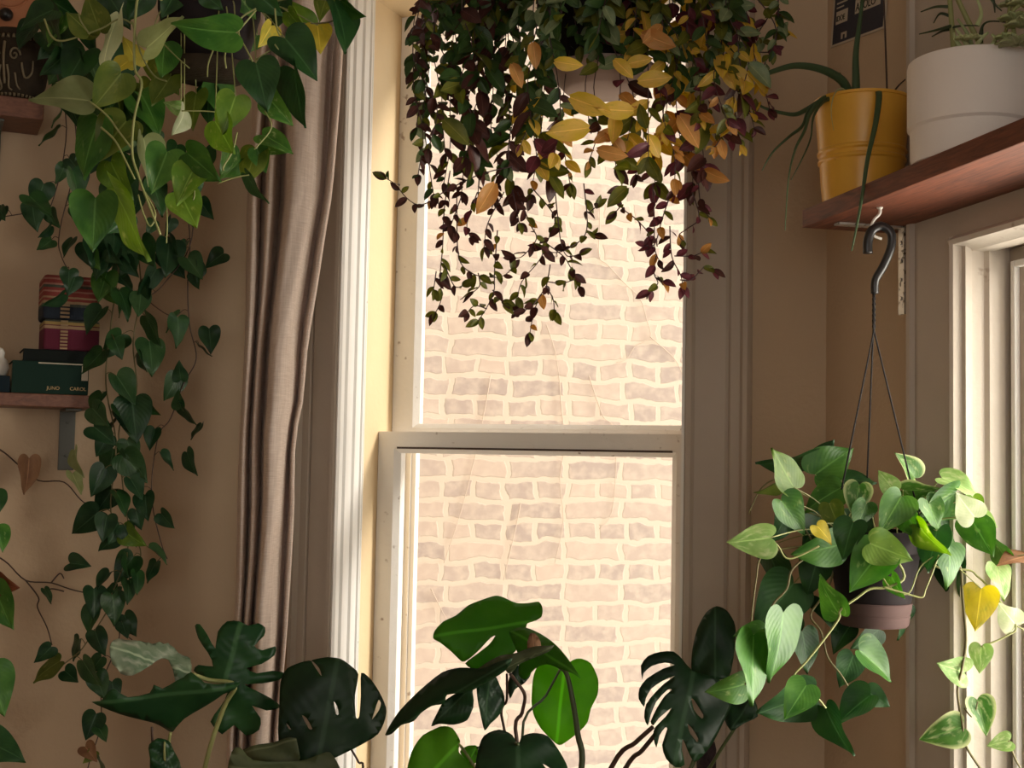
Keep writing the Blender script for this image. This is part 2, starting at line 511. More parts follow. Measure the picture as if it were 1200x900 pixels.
def smoothloop(pts, sub=3):
    pts = [Vector(p) for p in pts]
    n = len(pts); out = []
    for i in range(n):
        p0, p1, p2, p3 = pts[i - 1], pts[i], pts[(i + 1) % n], pts[(i + 2) % n]
        for k in range(sub):
            t = k / sub
            q = .5 * ((2 * p1) + (p2 - p0) * t + (2 * p0 - 5 * p1 + 4 * p2 - p3) * t * t + (3 * p1 - p0 - 3 * p2 + p3) * t ** 3)
            lin = p1.lerp(p2, t)
            out.append(lin.lerp(q, .75))
    return out


# ---- leaf templates: base at origin, tip at +Y 1, upper side +Z
def leaf_grid(wr, lobe, fold, droop, curl, seed, nu=6, nv=9, power=(.42, .8)):
    rg = random.Random(seed)
    ph = rg.uniform(0, 6)
    a, b = power
    mx = (a / (a + b)) ** a * (b / (a + b)) ** b
    vs, uvs, fs = [], [], []
    for j in range(nv + 1):
        t = j / nv
        tt = min(max(t, .012), 1)
        h = wr / 2 * (tt ** a) * ((1 - tt) ** b) / mx + .002
        for i in range(nu + 1):
            u = -1 + 2 * i / nu
            x = u * h
            y = t - lobe * (abs(u) ** 1.7) * (1 - t) ** 5
            z = fold * abs(x) - droop * t * t + curl * math.sin(t * 5 + ph) * abs(u) * .5 * (h / (wr / 2)) - curl * .6 * (u * u) * t
            vs.append((x, y, z)); uvs.append((.5 + .5 * u, t))
    w = nu + 1
    for j in range(nv):
        for i in range(nu):
            fs.append((j * w + i, j * w + i + 1, (j + 1) * w + i + 1, (j + 1) * w + i))
    return vs, uvs, fs


def heart_grid(fold, droop, curl, seed, nu=3):
    rg = random.Random(seed); ph = rg.uniform(0, 6)
    out = smoothline([(0, 0, 0), (.07, -.075, .0), (.18, -.125, .02), (.31, -.095, .06), (.405, .02, .13), (.43, .16, .22), (.405, .32, .34), (.34, .48, .47), (.25, .64, .61), (.155, .785, .75), (.07, .90, .88), (.025, .965, .95), (0, 1, 1)], 2)
    vs, uvs, fs = [], [], []
    w = 2 * nu + 1
    for o in out:
        for i in range(-nu, nu + 1):
            k = abs(i) / nu
            x = o.x * i / nu; y = o.z + (o.y - o.z) * k
            yy = max(y, 0)
            z = fold * abs(x) - droop * yy * yy + curl * math.sin(yy * 6 + ph + (1 if i > 0 else 0)) * k * min(1, o.x * 3) - curl * .9 * k * k * yy
            vs.append((x, y, z)); uvs.append((.5 + .5 * i / nu, max(0, y)))
    for j in range(len(out) - 1):
        for i in range(w - 1):
            fs.append((j * w + i, j * w + i + 1, (j + 1) * w + i + 1, (j + 1) * w + i))
    return vs, uvs, fs


HEARTS = [heart_grid(f, d, c, 5 + i) for i, (f, d, c) in enumerate(
    [(.18, .10, .05), (.30, .16, .06), (.10, .22, .08), (.40, .06, .05), (.22, -.06, .07), (.5, .12, .04)])]
OVATE = [leaf_grid(.52, .04, f, d, c, 20 + i, nu=4, nv=6, power=(.6, .85)) for i, (f, d, c) in enumerate(
    [(.25, .12, .05), (.4, .2, .04), (.15, .02, .06), (.55, .15, .03)])]
_cache = {}


def leaf_matrix(base, tip, nrm, roll):
    yv = (tip - base); L = yv.length; yv = yv / L
    zv = nrm - yv * nrm.dot(yv)
    if zv.length < 1e-3:
        zv = Vector((0, 0, 1)) - yv * yv.z
    zv.normalize(); xv = yv.cross(zv)
    if roll:
        q = Matrix.Rotation(roll, 3, yv); xv = q @ xv; zv = q @ zv
    m = Matrix((xv, yv, zv)).transposed().to_4x4()
    for i in range(3):
        for j in range(3):
            m[i][j] *= L
    m.translation = base
    return m


def add_leaf(parent, base, tip, mat, wr=.8, var=None, name='leaf', nrm=None, label=None):
    """a leaf object from base to tip; wr = seen width / length, reached by rolling it about its rib"""
    var = random.randrange(len(HEARTS)) if var is None else var
    key = (var, mat)
    if key not in _cache:
        b = MB(); b.open = True
        vs, uvs, fs = HEARTS[var]; b.add(vs, fs, uvs)
        me = b.mesh('leaf_blade'); me.materials.append(LM[mat])
        for p in me.polygons:
            p.use_smooth = True
        _cache[key] = me
    mid = (base + tip) / 2
    n = nrm or (CAM - mid).normalized()
    roll = math.acos(max(.05, min(1, wr / .86))) * random.choice((-1, 1))
    o = bpy.data.objects.new(name, _cache[key]); COL.objects.link(o)
    o.parent = parent
    o.matrix_local = Matrix.Translation(-parent_loc(parent)) @ leaf_matrix(base, tip, n, roll)
    if label:
        o['label'] = label
    return o


def petiole(mb, base, to, r=.0016, sag=.02):
    mid = (base + to) / 2 + Vector((0, 0, sag))
    mb.tube(smoothline([base, mid, to], 4), r, r * .8, 5)


def pip(pt, poly):
    x, y = pt; ins = False; n = len(poly)
    j = n - 1
    for i in range(n):
        xi, yi = poly[i]; xj, yj = poly[j]
        if (yi > y) != (yj > y) and x < (xj - xi) * (y - yi) / (yj - yi) + xi:
            ins = not ins
        j = i
    return ins


def traced_leaf(parent, outline, depth, mat, holes=(), tilt=(0, 0), rib=None, dome=.02, ripple=.004, name='leaf', sub=3, label=None, frill=0):
    """a big cut leaf: its outline laid on a tilted plane at its own distance, cupped along its rib"""
    out = [tuple(p) for p in smoothloop(outline, sub)]
    hs = [[tuple(p) for p in smoothloop(h, 2)] for h in holes]
    cx = sum(p[0] for p in out) / len(out); cy = sum(p[1] for p in out) / len(out)
    c3 = W(cx, cy, depth)
    n = (CAM - c3).normalized()
    rx = n.cross(Vector((0, 0, 1))).normalized() * -1
    n = (Matrix.Rotation(R(tilt[0]), 3, Vector((0, 0, 1))) @ n)
    n = (Matrix.Rotation(R(tilt[1]), 3, rx) @ n).normalized()
    pts = list(out); edges = [(i, (i + 1) % len(out)) for i in range(len(out))]
    for h in hs:
        b = len(pts); pts += h
        edges += [(b + i, b + (i + 1) % len(h)) for i in range(len(h))]
    x0, x1 = min(p[0] for p in out), max(p[0] for p in out)
    y0, y1 = min(p[1] for p in out), max(p[1] for p in out)
    st = max(5.0, max(x1 - x0, y1 - y0) / 16)
    y = y0
    while y < y1:
        x = x0 + (st / 2 if int((y - y0) / st) % 2 else 0)
        while x < x1:
            if pip((x, y), out) and not any(pip((x, y), h) for h in hs):
                pts.append((x, y))
            x += st
        y += st
    vs, es, fs, *_ = delaunay_2d_cdt([Vector(p) for p in pts], edges, [], 0, .01)
    keep = []
    for f in fs:
        c = (sum(vs[i].x for i in f) / 3, sum(vs[i].y for i in f) / 3)
        if pip(c, out) and not any(pip(c, h) for h in hs):
            keep.append(tuple(f))
    rib = rib or ((cx, y0), (cx, y1))
    ra, rb = Vector(rib[0]), Vector(rib[1])
    rd = (rb - ra); rl = rd.length; rd = rd / rl
    rn = Vector((-rd.y, rd.x))
    half = max(abs((Vector(p) - ra).dot(rn)) for p in out) or 1
    P, UV = [], []
    for v in vs:
        q = Vector((v.x, v.y)) - ra
        u = q.dot(rn) / half; t = q.dot(rd) / rl
        d = ray(v.x, v.y)
        k = (c3 - CAM).dot(n) / d.dot(n)
        p = CAM + d * k
        p = p - n * dome * (u * u + .6 * (t - .4) ** 2) + n * ripple * math.sin(9 * t + 5 * abs(u))
        if frill:
            p = p + n * frill * math.sin(v.x * .55 + 1.3 * math.sin(v.y * .3)) * (.3 + abs(u))
        P.append(p); UV.append((.5 + .5 * u, t))
    b = MB(); b.open = True
    b.add(P, keep, UV)
    o = b.build(name, LM[mat], parent, smooth=True)
    md = o.modifiers.new('thickness', 'SOLIDIFY'); md.thickness = .0012; md.offset = 0
    if label:
        o['label'] = label
    return o

# ------------------------------------------------------------------ setting: bay walls
# openings
s0, _ = FB.hit(400, 520); s1, _ = FB.hit(804, 520)
OZ0, OZ1 = .55, 2.66
WT = .38
b = MB()
b.box(FB, sA - .02, s0, 0, WT, 0, CEIL); b.box(FB, s1, sC + .12, 0, WT, 0, CEIL)
b.box(FB, s0, s1, 0, WT, 0, OZ0); b.box(FB, s0, s1, 0, WT, OZ1, CEIL)
struct(b.build('wall_back', MAT['wall']))
b = MB(); b.box(FL, -2.6, .0, 0, .2, 0, CEIL)
struct(b.build('wall_left', MAT['wall']))
t0, ztop = FR.hit(1130, 286)
T1 = t0 + 1.0
b = MB()
b.box(FR, 0, t0, 0, .16, 0, CEIL); b.box(FR, T1, T1 + 1.6, 0, .16, 0, CEIL)
b.box(FR, t0, T1, 0, .16, 0, .62); b.box(FR, t0, T1, 0, .16, ztop, CEIL)
struct(b.build('wall_right', MAT['wall']))

# ---- back window: casings, reveal, sashes
b = MB()
sl, _ = FB.hit(351, 520)
sr, _ = FB.hit(881, 520)
def casing_profile(a, z, sgn):
    """(s,d) board with a bead on each edge"""
    w = z - a
    return [(a, 0), (a, -.022), (a + w * .05, -.030), (a + w * .12, -.030), (a + w * .16, -.021), (a + w * .62, -.018), (a + w * .66, -.012), (a + w * .70, -.018),
            (a + w * .84, -.020), (a + w * .90, -.034), (a + w * .97, -.036), (z, -.028), (z, 0)]
b.prof(FB, [(s1 - (s - s1) * 0, d) if False else (s, d) for s, d in casing_profile(s1, sr, 1)], .5, OZ1 + .1)
struct(autosmooth(b.build('trim_1', MAT['casing']), 30))
b = MB()
b.prof(FB, [(s0 - (s - s1) * (s0 - sl) / (sr - s1), d) for s, d in casing_profile(s1, sr, 1)], .5, OZ1 + .1)
struct(autosmooth(b.build('trim_2', MAT['casing']), 30))
b = MB(); b.box(FB, sl, sr, -.03, 0, OZ1, OZ1 + .12)
struct(b.build('trim_3', MAT['casing'], bevel=.006))
b = MB(); b.box(FB, sl - .03, sr + .03, -.07, .12, OZ0 - .04, OZ0)
struct(b.build('trim_4', MAT['white'], bevel=.006))

win = bpy.data.objects.new('window_1', None); COL.objects.link(win); win.location = FB.p((s0 + s1) / 2, .2, OZ0); struct(win)
# left reveal: stepped white moulding, then the cream channel
b = MB()
b.prof(FB, [(s0 - .002, -.026), (s0 + .004, -.030), (s0 + .008, -.022), (s0 + .005, .0), (s0 + .010, .006), (s0 + .010, .018), (s0 + .005, .024), (s0 + .005, .045),
            (s0 + .010, .05), (s0 + .010, .06), (s0 + .005, .066), (s0 + .005, .085), (s0 + .009, .088), (s0 + .009, .094), (s0 - .002, .096)], OZ0, OZ1)
b.prof(FB, [(s1 + .002, -.026), (s1 - .004, -.026), (s1 - .004, .096), (s1 + .002, .096)], OZ0, OZ1)
autosmooth(b.build('reveal', MAT['white'], win), 25)
b = MB()
b.prof(FB, [(s0 + .003, .097), (s0 + .008, .098), (s0 + .008, .104), (s0 + .003, .106), (s0 - .002, .106), (s0 - .002, .097)], OZ0, OZ1)
b.build('stop_bead', MAT['chip'], win, bevel=.002)
b = MB()
b.box(FB, s0 - .004, s0 + .003, .096, WT, OZ0, OZ1)
b.box(FB, s1 - .003, s1 + .004, .096, WT, OZ0, OZ1)
b.box(FB, s0, s1, -.02, WT, OZ1 - .01, OZ1 + .004)
b.build('jamb', MAT['cream'], win)

def sash(name, d0, d1, za, zb, lw, rw, tw, bw, mat):
    fr = MB()
    a, z = s0 + .004, s1 - .004
    def stile(x0, x1, inner):
        # square stile with an ovolo on the glass side
        if inner > 0:
            return [(x0, d0), (x1 - .014, d0), (x1 - .008, d0 + .006), (x1, d0 + .014), (x1, d1 - .006), (x1 - .006, d1), (x0, d1)]
        return [(x1, d0), (x1, d1), (x0 + .006, d1), (x0, d1 - .006), (x0, d0 + .014), (x0 + .008, d0 + .006), (x0 + .014, d0)]
    fr.prof(FB, stile(a, a + lw, 1), za, zb)
    fr.prof(FB, stile(z - rw, z, -1), za, zb)
    fr.hprof(FB, [(d0, zb), (d0, zb - tw + .012), (d0 + .006, zb - tw + .006), (d0 + .013, zb - tw), (d1, zb - tw), (d1, zb)], a + lw - .015, z - rw + .015)
    fr.hprof(FB, [(d0, za), (d1, za), (d1, za + bw), (d0 + .013, za + bw), (d0 + .006, za + bw - .006), (d0, za + bw - .012)], a + lw - .015, z - rw + .015)
    o = fr.build(name, mat, win)
    g = MB(); g.box(FB, a + lw - .006, z - rw + .006, (d0 + d1) / 2, (d0 + d1) / 2 + .004, za + bw - .006, zb - tw + .006)
    g.build('pane', MAT['glass'], o)
    return o

DL, DU = .188, .262
_, zr_t = FB.hit(600, 507, DL); _, zr_b = FB.hit(600, 533, DL)
_, zu_b = FB.hit(600, 507.5, DU)
_, zu_t = FB.hit(600, 497, DU)
gl_l = FB.hit(463, 640, DL)[0] - s0
gl_r = s1 - FB.hit(787, 640, DL)[0]
sash('lower_sash', DL, DL + .045, OZ0, zr_t, gl_l, gl_r, zr_t - zr_b, .07, MAT['chip'])
gu_l = FB.hit(489, 420, DU)[0] - s0
sash('upper_sash', DU, DU + .04, zu_b - .01, OZ1, gu_l, .045, .06, zu_t - zu_b + .01, MAT['chip'])
# storm frame outside
st_l = FB.hit(487, 640, WT - .02)[0]
b = MB()
b.box(FB, s0, st_l, WT - .03, WT - .005, OZ0, zr_t); b.box(FB, st_l - .018, st_l - .012, WT - .036, WT - .03, OZ0, zr_t)
b.box(FB, s1 - .05, s1, WT - .03, WT - .005, OZ0, zr_t)
b.build('storm_frame', MAT['chip'], win, bevel=.002)
# lip strip under the meeting rail
b = MB(); b.box(FB, s0 + gl_l, s1 - gl_r, DL - .004, DL + .004, zr_b + .011, zr_b + .016)
b.build('glazing_bead', MAT['stemdark'], win)

# ---- right window
win2 = bpy.data.objects.new('window_2', None); COL.objects.link(win2); win2.location = FR.p((t0 + T1) / 2, .05, .62); struct(win2)
b = MB()
tc0, _ = FR.hit(1075, 480)
b.prof(FR, [(tc0, 0), (tc0, -.022), (tc0 + .008, -.028), (tc0 + .02, -.028), (tc0 + .026, -.02), (t0 - .012, -.018), (t0 - .012, 0)], .5, CEIL - .1)
struct(autosmooth(b.build('trim_5', MAT['casing']), 30))
b = MB(); b.box(FR, t0 - .013, T1 + .02, -.018, 0, ztop + .012, CEIL - .1)
struct(b.build('trim_6', MAT['casing']))
b = MB()
def jambprof(x):
    return [(x - .013, 0), (x - .013, -.022), (x - .006, -.026), (x, -.022), (x + .002, -.006), (x + .010, -.004), (x + .010, .008), (x + .004, .012), (x + .006, .035), (x + .014, .040), (x + .014, .07),
            (x + .006, .075), (x + .006, .10), (x - .002, .10)]
b.prof(FR, jambprof(t0), .62, ztop + .012)
b.hprof(FR, [(-.022, ztop + .012), (-.026, ztop + .006), (-.022, ztop - .002), (.0, ztop - .006), (.012, ztop - .012), (.05, ztop - .012), (.055, ztop - .004), (.10, ztop - .004), (.10, ztop + .012)], t0 - .013, T1)
b.box(FR, T1 - .006, T1 + .01, -.02, .10, .62, ztop)
autosmooth(b.build('reveal', MAT['jamb2'], win2), 25)
b = MB()
b.box(FR, t0 + .004, max(t0 + .05, FR.hit(1188, 480, .08)[0] + .012), .085, .125, .62, ztop - .004); b.box(FR, T1 - .05, T1, .085, .125, .62, ztop - .004)
b.box(FR, t0 + .05, T1 - .05, .085, .125, ztop - .05, ztop - .004); b.box(FR, t0 + .05, T1 - .05, .085, .125, .62, .69)
o = b.build('sash', MAT['casing'], win2, bevel=.004)
sb2, _ = FR.hit(1188, 480, .08)
b = MB(); b.box(FR, sb2, sb2 + .012, .074, .086, .64, ztop - .03); b.box(FR, sb2 + .012, T1 - .06, .074, .086, ztop - .042, ztop - .03)
b.build('glazing_bead', MAT['white'], o, bevel=.002)
b = MB(); b.box(FR, t0 + .045, T1 - .045, .104, .108, .68, ztop - .045); b.build('pane', MAT['glass'], o)
b = MB(); b.box(FR, t0 - .06, T1 + .06, -.06, .1, .585, .62); struct(b.build('trim_7', MAT['white'], bevel=.005))

# floor / ceiling / room behind
class FlatF(Frame):
    pass
F0 = Frame((0, 0), 0)
pl = FL.p(-2.6, 0, 0); pr = FR.p(T1 + 1.6, 0, 0)
PLAN = [Vector((pl.x - .12, -2.2, 0)), Vector((pr.x + .12, -2.2, 0)), Vector((pr.x + .12, pr.y + .05, 0)), FR.p(T1 + 1.6, .16, 0), FR.p(-.05, .16, 0), FB.p(sC + .12, WT, 0), FB.p(sA - .02, WT, 0), FL.p(0, .2, 0), FL.p(-2.6, .2, 0)]
for nm, za, zb, mt in (('floor', -.1, 0, 'floor'), ('ceiling', CEIL, CEIL + .15, 'ceiling')):
    b = MB(); k_ = len(PLAN)
    b.add([q + Vector((0, 0, z)) for z in (za, zb) for q in PLAN], [tuple(range(k_ - 1, -1, -1)), tuple(range(k_, 2 * k_))] + [(i, (i + 1) % k_, k_ + (i + 1) % k_, k_ + i) for i in range(k_)])
    struct(b.build(nm, MAT[mt]))
b = MB(); b.box(F0, pl.x - .12, pl.x, -2.2, pl.y + .1, 0, CEIL); struct(b.build('wall_side', MAT['wall']))
b = MB(); b.box(F0, pr.x, pr.x + .12, -2.2, pr.y + .05, 0, CEIL); struct(b.build('wall_far_side', MAT['wall']))
b = MB()
RX0, RX1 = -1.3, 1.1
b.box(F0, pl.x, RX0, -2.2, -2.05, 0, CEIL); b.box(F0, RX1, pr.x, -2.2, -2.05, 0, CEIL)
b.box(F0, RX0, RX1, -2.2, -2.05, 0, .9); b.box(F0, RX0, RX1, -2.2, -2.05, 2.5, CEIL)
struct(b.build('wall_rear', MAT['wall']))

# ---- brick house across the alley
FX = Frame((.1, 4.85), 14)
b = MB()
L0, L1, H0, H1 = -4, 5, -3, 5
P = [FX.p(s, d, z) for d in (0, .2) for z in (H0, H1) for s in (L0, L1)]
b.add(P, [(0, 1, 3, 2), (4, 6, 7, 5), (0, 4, 5, 1), (2, 3, 7, 6), (0, 2, 6, 4), (1, 5, 7, 3)],
      [(s, z) for d in (0, .2) for z in (H0, H1) for s in (L0, L1)])
struct(b.build('wall_outside', MAT['brick']))
b = MB(); b.box(F0, 4.0, 4.3, -4, 2.45, -3, 4.2); struct(b.build('wall_sun_block', MAT['white']))  # unseen wall added to keep the sun off the right window
# bare creeper on the bricks
def brickpt(px, py, off=-.006):
    return FX.hp(px, py, off)
b = MB()
for path in ([(702, 230), (703, 260), (702, 300), (712, 310), (730, 330), (750, 350), (758, 375), (762, 395), (745, 405), (735, 420), (722, 425)],
             [(655, 440), (658, 480), (662, 520), (656, 560), (660, 610), (650, 660)], [(690, 440), (700, 470), (708, 490), (718, 500), (722, 540), (717, 600), (702, 620)],
             [(610, 590), (604, 620), (597, 650), (590, 680)], [(762, 395), (790, 420), (800, 440)], [(505, 690), (516, 712), (525, 730)], [(640, 380), (650, 410), (655, 440)],
             [(575, 440), (560, 520), (540, 600), (520, 660)]):
    b.tube(smoothline([brickpt(*p) for p in path], 4),   .0022, .0012, 5)
cv = b.build('bare_creeper', MAT['twig'], smooth=True)
cv['label'] = 'thin leafless creeper stems clinging to the pale brick wall outside the window'; cv['category'] = 'creeper'

# ------------------------------------------------------------------ curtain
def interp(tab, y):
    for (a, va), (c, vc) in zip(tab, tab[1:]):
        if y <= c:
            return va + (vc - va) * (y - a) / (c - a)
    return tab[-1][1]
CUR_L = [(-150, 312), (0, 303), (200, 293), (450, 285), (675, 277), (870, 268), (1150, 262)]
CUR_R = [(-150, 408), (0, 404), (60, 400), (225, 390), (320, 374), (400, 359), (480, 353), (510, 346), (600, 345), (700, 337), (870, 326), (1150, 322)]
PROF = smoothline([(0, .05), (.05, -.01), (.10, .0), (.15, .055), (.20, .03), (.24, -.015), (.29, .0), (.34, .055), (.38, .06), (.43, .0), (.49, -.04), (.58, -.042), (.70, -.025), (.79, .01), (.86, .055), (.91, .065), (.95, .03), (.98, .02), (1, .04)], 5)
b = MB(); b.open = True
rows = 44
for j in range(rows + 1):
    py = -150 + 1300 * j / rows
    xl, xr = interp(CUR_L, py), interp(CUR_R, py)
    for q in PROF:
        px = xl + (xr - xl) * q.x
        wob = .006 * math.sin(py * .011 + q.x * 9) + .004 * math.sin(py * .027 + q.x * 21)
        b.v.append(tuple(W(px + 1.2 * math.sin(py * .02 + q.x * 6), py, 2.95 + 1.25 * q.y + wob))); b.uv.append((q.x, py / 900))
n = len(PROF)
for j in range(rows):
    for i in range(n - 1):
        b.f.append((j * n + i, j * n + i + 1, (j + 1) * n + i + 1, (j + 1) * n + i)); b.mi.append(0)
croot = thing('curtain', W(330, 1150, 2.97), 'long taupe linen curtain hanging in folds at the left of the tall window', 'curtain')
o = b.build('drape', MAT['curtain'], croot, smooth=True)
md = o.modifiers.new('thickness', 'SOLIDIFY'); md.thickness = .002
# rod above the frame
zt = W(350, -150, 2.97)
b = MB(); b.tube([zt + Vector((-.25, .06, .012)), zt + Vector((.9, -.31, .012))], .011, .011, 12)
b.build('curtain_rod', MAT['greymetal'], croot, smooth=True)

# ------------------------------------------------------------------ right shelf and what it carries
SH_D = .195
te_, zs0 = FR.hit(940, 267, -SH_D)
zs1 = zs0 + .034
sh = thing('wall_shelf', FR.p(te_ + .4, -.1, zs0), 'red-brown wooden shelf board across the top of the right-hand window', 'shelf')
b = MB(); b.box(FR, te_, te_ + 1.15, -SH_D, -.001, zs0, zs1)
b.build('board', MAT['shelfwood'], sh, bevel=.0015)
# bracket against the wall
tb, _ = FR.hit(1072, 252)
for k, dt in enumerate((0, .75)):
    bk = MB()
    tbk = tb + dt - .004
    bk.box(FR, tbk - .010, tbk + .010, -.158, -.022, zs0 - .004, zs0)
    bk.box(FR, tbk - .010, tbk + .010, -.026, -.022, zs0 - .165, zs0)
    for q in range(4):
        bk.tube([FR.p(tbk, -.0265, zs0 - .03 - q * .035), FR.p(tbk, -.0285, zs0 - .03 - q * .035)], .004, .004, 8)
    o = bk.build('bracket', MAT['steel'], sh)

def shelf_pt(px, off):
    # point over the shelf at offset off from the wall on the pixel column px
    s, z = FR.hit(px, 180, -off)
    return FR.p(s, -off, zs1)

# mustard pot
pc = shelf_pt(1010, .10)
dep = pc.y
_zr = W(1010, 118, dep).z - zs1
rr = 56.5 * dep / FPX
G = thing('potted_aloe', pc, 'mustard yellow metal pot of arching aloe leaves at the left end of the wooden shelf', 'potted plant')
b = MB()
h = _zr - .002
b.lathe(pc, [(rr * .78, .001), (rr * .80, .004), (rr * .81, .012), (rr * .84, h * .2), (rr * .87, h * .40), (rr * .905, h * .415), (rr * .905, h * .435), (rr * .88, h * .45), (rr * .883, h * .48), (rr * .918, h * .495), (rr * .918, h * .515), (rr * .892, h * .53),
             (rr * .97, h * .93), (rr * .975, h * .97), (rr * 1.0, h * .975), (rr * 1.0, h), (rr * .965, h), (rr * .95, h * .94), (rr * .93, h * .9)], 56)
autosmooth(b.build('pot', MAT['yellowpot'], G), 35)
b = MB(); b.lathe(pc, [(rr * .93, h * .885), (rr * .5, h * .90), (.004, h * .91)], 32); b.build('soil', MAT['soil'], G, smooth=True)
def aloe(path, r0, r1, mat='aloe', nm='leaf', parent=G, y0=None, flat=.45):
    b = MB(); yb = pc.y if y0 is None else y0
    pts = smoothline([W(p[0], p[1], yb + (p[2] if len(p) > 2 else 0)) for p in path], 6)
    b.tube(pts, r0, r1, 8, flat=flat)
    return b.build(nm, LM[mat], parent, smooth=True)
aloe([(1003, 128), (996, 112), (986, 94, -.02), (962, 81, -.05), (932, 77, -.07), (905, 84, -.08), (885, 93, -.08)], .0105, .004)
aloe([(1003, 128), (1003, 95), (1003, 62), (1008, 22), (1014, -30)], .0095, .0022, flat=.6)
aloe([(990, 120), (968, 116, -.02), (946, 128, -.06), (932, 134, -.08), (915, 132, -.10), (897, 127, -.11), (888, 122, -.11)], .006, .002)
aloe([(990, 122), (970, 115, -.03), (948, 130, -.07), (940, 148, -.09), (925, 160, -.11), (905, 179, -.12), (893, 200, -.12)], .0065, .0012)
aloe([(990, 122), (968, 115, -.04), (950, 132, -.08), (943, 153, -.10), (932, 175, -.12), (924, 210, -.13), (920, 270, -.13)], .0075, .0010)
aloe([(992, 124), (970, 116, -.05), (954, 135, -.09), (950, 162, -.11), (940, 186, -.12), (927, 211, -.12)], .005, .001)
aloe([(1018, 122), (1026, 106, -.05), (1030, 112, -.10), (1026, 145, -.13), (1017, 185, -.17), (1011, 225, -.208), (1004, 265, -.212), (998, 294, -.21)], .0075, .0012)
aloe([(1000, 122), (988, 105, -.05), (978, 110, -.09), (974, 130, -.105), (977, 153, -.10)], .0034, .0008, 'succ')
aloe([(1000, 124), (993, 105), (984, 85)], .005, .001)
b = MB(); b.tube(smoothline([W(1040, 124, dep), W(1038, 60, dep), W(1035, -20, dep)], 4), .002, .0016, 6)
b.tube(smoothline([W(1040, 124, dep), W(1050, 104, dep), W(1061, 93, dep)], 4), .0026, .001, 6)
b.build('dry_stalk', MAT['stemdark'], G, smooth=True)

# white pot
pw = shelf_pt(1136, .104)
dw = pw.y
rw_ = 71 * dw / FPX
hw = W(1136, 50, dw - rw_).z - zs1
Hh = thing('succulent_planter', pw, 'large white ceramic pot of mixed succulents on the shelf beside the mustard pot', 'potted plant')
b = MB()
b.lathe(pw, [(rw_ * .90, .001), (rw_ * .93, .003), (rw_ * .95, .012), (rw_ * .955, hw * .335), (rw_ * .975, hw * .345), (rw_ * 1.0, hw * .36), (rw_ * 1.0, hw * .95), (rw_ * .985, hw * .99), (rw_ * .95, hw),
             (rw_ * .91, hw * .99), (rw_ * .90, hw * .9)], 64)
autosmooth(b.build('pot', MAT['whitepot'], Hh), 35)
b = MB(); b.lathe(pw, [(rw_ * .9, hw * .89), (rw_ * .4, hw * .92), (.004, hw * .93)], 32); b.build('soil', MAT['soil'], Hh, smooth=True)
def spike(path, r0, r1, mat, nm='leaf'):
    return aloe(path, r0, r1, mat, nm, Hh, dw, .6)
b = MB(); b.tube(smoothline([W(1118, 62, dw), W(1115, 25, dw), (W(1110, -40, dw))], 4), .0048, .004, 8); b.tube(smoothline([W(1155, 62, dw), W(1138, 32, dw), W(1118, -10, dw)], 4), .005, .004, 8)
b.build('stem', MAT['stemlight'], Hh, smooth=True)
for pth in ([(1116, 30), (1098, 35, -.02), (1077, 40, -.03)], [(1116, 20), (1102, 16), (1094, 27, -.02)], [(1114, 8), (1096, 8), (1079, 14, -.03)],
            [(1117, 34), (1105, 36), (1092, 43, -.03)], [(1116, 32), (1130, 30, -.03), (1146, 30, -.05)], [(1148, 58, -.04), (1150, 34, -.05), (1160, 25, -.06), (1186, 27, -.06)],
            [(1150, 50, -.05), (1151, 38, -.05), (1152, 28, -.05)], [(1158, -8), (1165, 4), (1174, 13)], [(1162, -8), (1165, 5), (1166, 15)]):
    spike(pth, .0032, .0008, 'succd')
for pth in ([(1140, 58, -.04), (1134, 40, -.05), (1122, 22, -.05)], [(1135, 56, -.06), (1126, 42, -.06), (1120, 33, -.06)], [(1142, 58, -.05), (1150, 45, -.06), (1158, 38, -.06)],
            [(1128, 60, -.07), (1120, 46, -.07), (1118, 38, -.07)], [(1145, 30), (1150, 15), (1142, -10)], [(1160, 58, -.07), (1166, 46, -.08), (1162, 40, -.08)]):
    spike(pth, .0045, .0018, 'succ')
def rosette(c, r, n, mat='succ'):
    b = MB(); b.open = True
    for lay, (k, rad, rise) in enumerate(((n, 1, .25), (n - 2, .72, .6), (n - 4, .42, .95))):
        for i in range(k):
            a = 2 * math.pi * i / k + lay * .4
            dirv = Vector((math.cos(a), math.sin(a) * .8, rise)).normalized()
            m = leaf_matrix(c + dirv * r * .12, c + dirv * r * rad, Vector((-dirv.x * .3, -dirv.y * .3, 1)), 0)
            vs, uvs, fs = OVATE[i % 4]
            b.add([m @ Vector(v) for v in vs], fs, uvs)
    o = b.build('rosette', LM[mat], Hh, smooth=True)
    md = o.modifiers.new('fleshy', 'SOLIDIFY'); md.thickness = .003
for (x, y, rpx, dd) in ((1192, 52, 24, -.12), (1188, 22, 18, -.10), (1205, 5, 24, -.1), (1178, 44, 13, -.1), (1128, 45, 10, -.08), (1140, 44, 10, -.09), (1200, 30, 22, -.12), (1183, 6, 13, -.08)):
    rosette(W(x, y, dw + dd), rpx * dw / FPX, 9)
b = MB(); b.tube(smoothline([W(1175, 62, dw - .05), W(1188, 45, dw - .1), W(1186, 15, dw - .09), W(1205, 0, dw - .1)], 5), .0035, .003, 7)
b.tube(smoothline([W(1172, 62, dw - .05), W(1180, 30, dw - .09), W(1183, 6, dw - .08)], 5), .003, .003, 7)
b.build('trailing_stem', MAT['stemlight'], Hh, smooth=True)

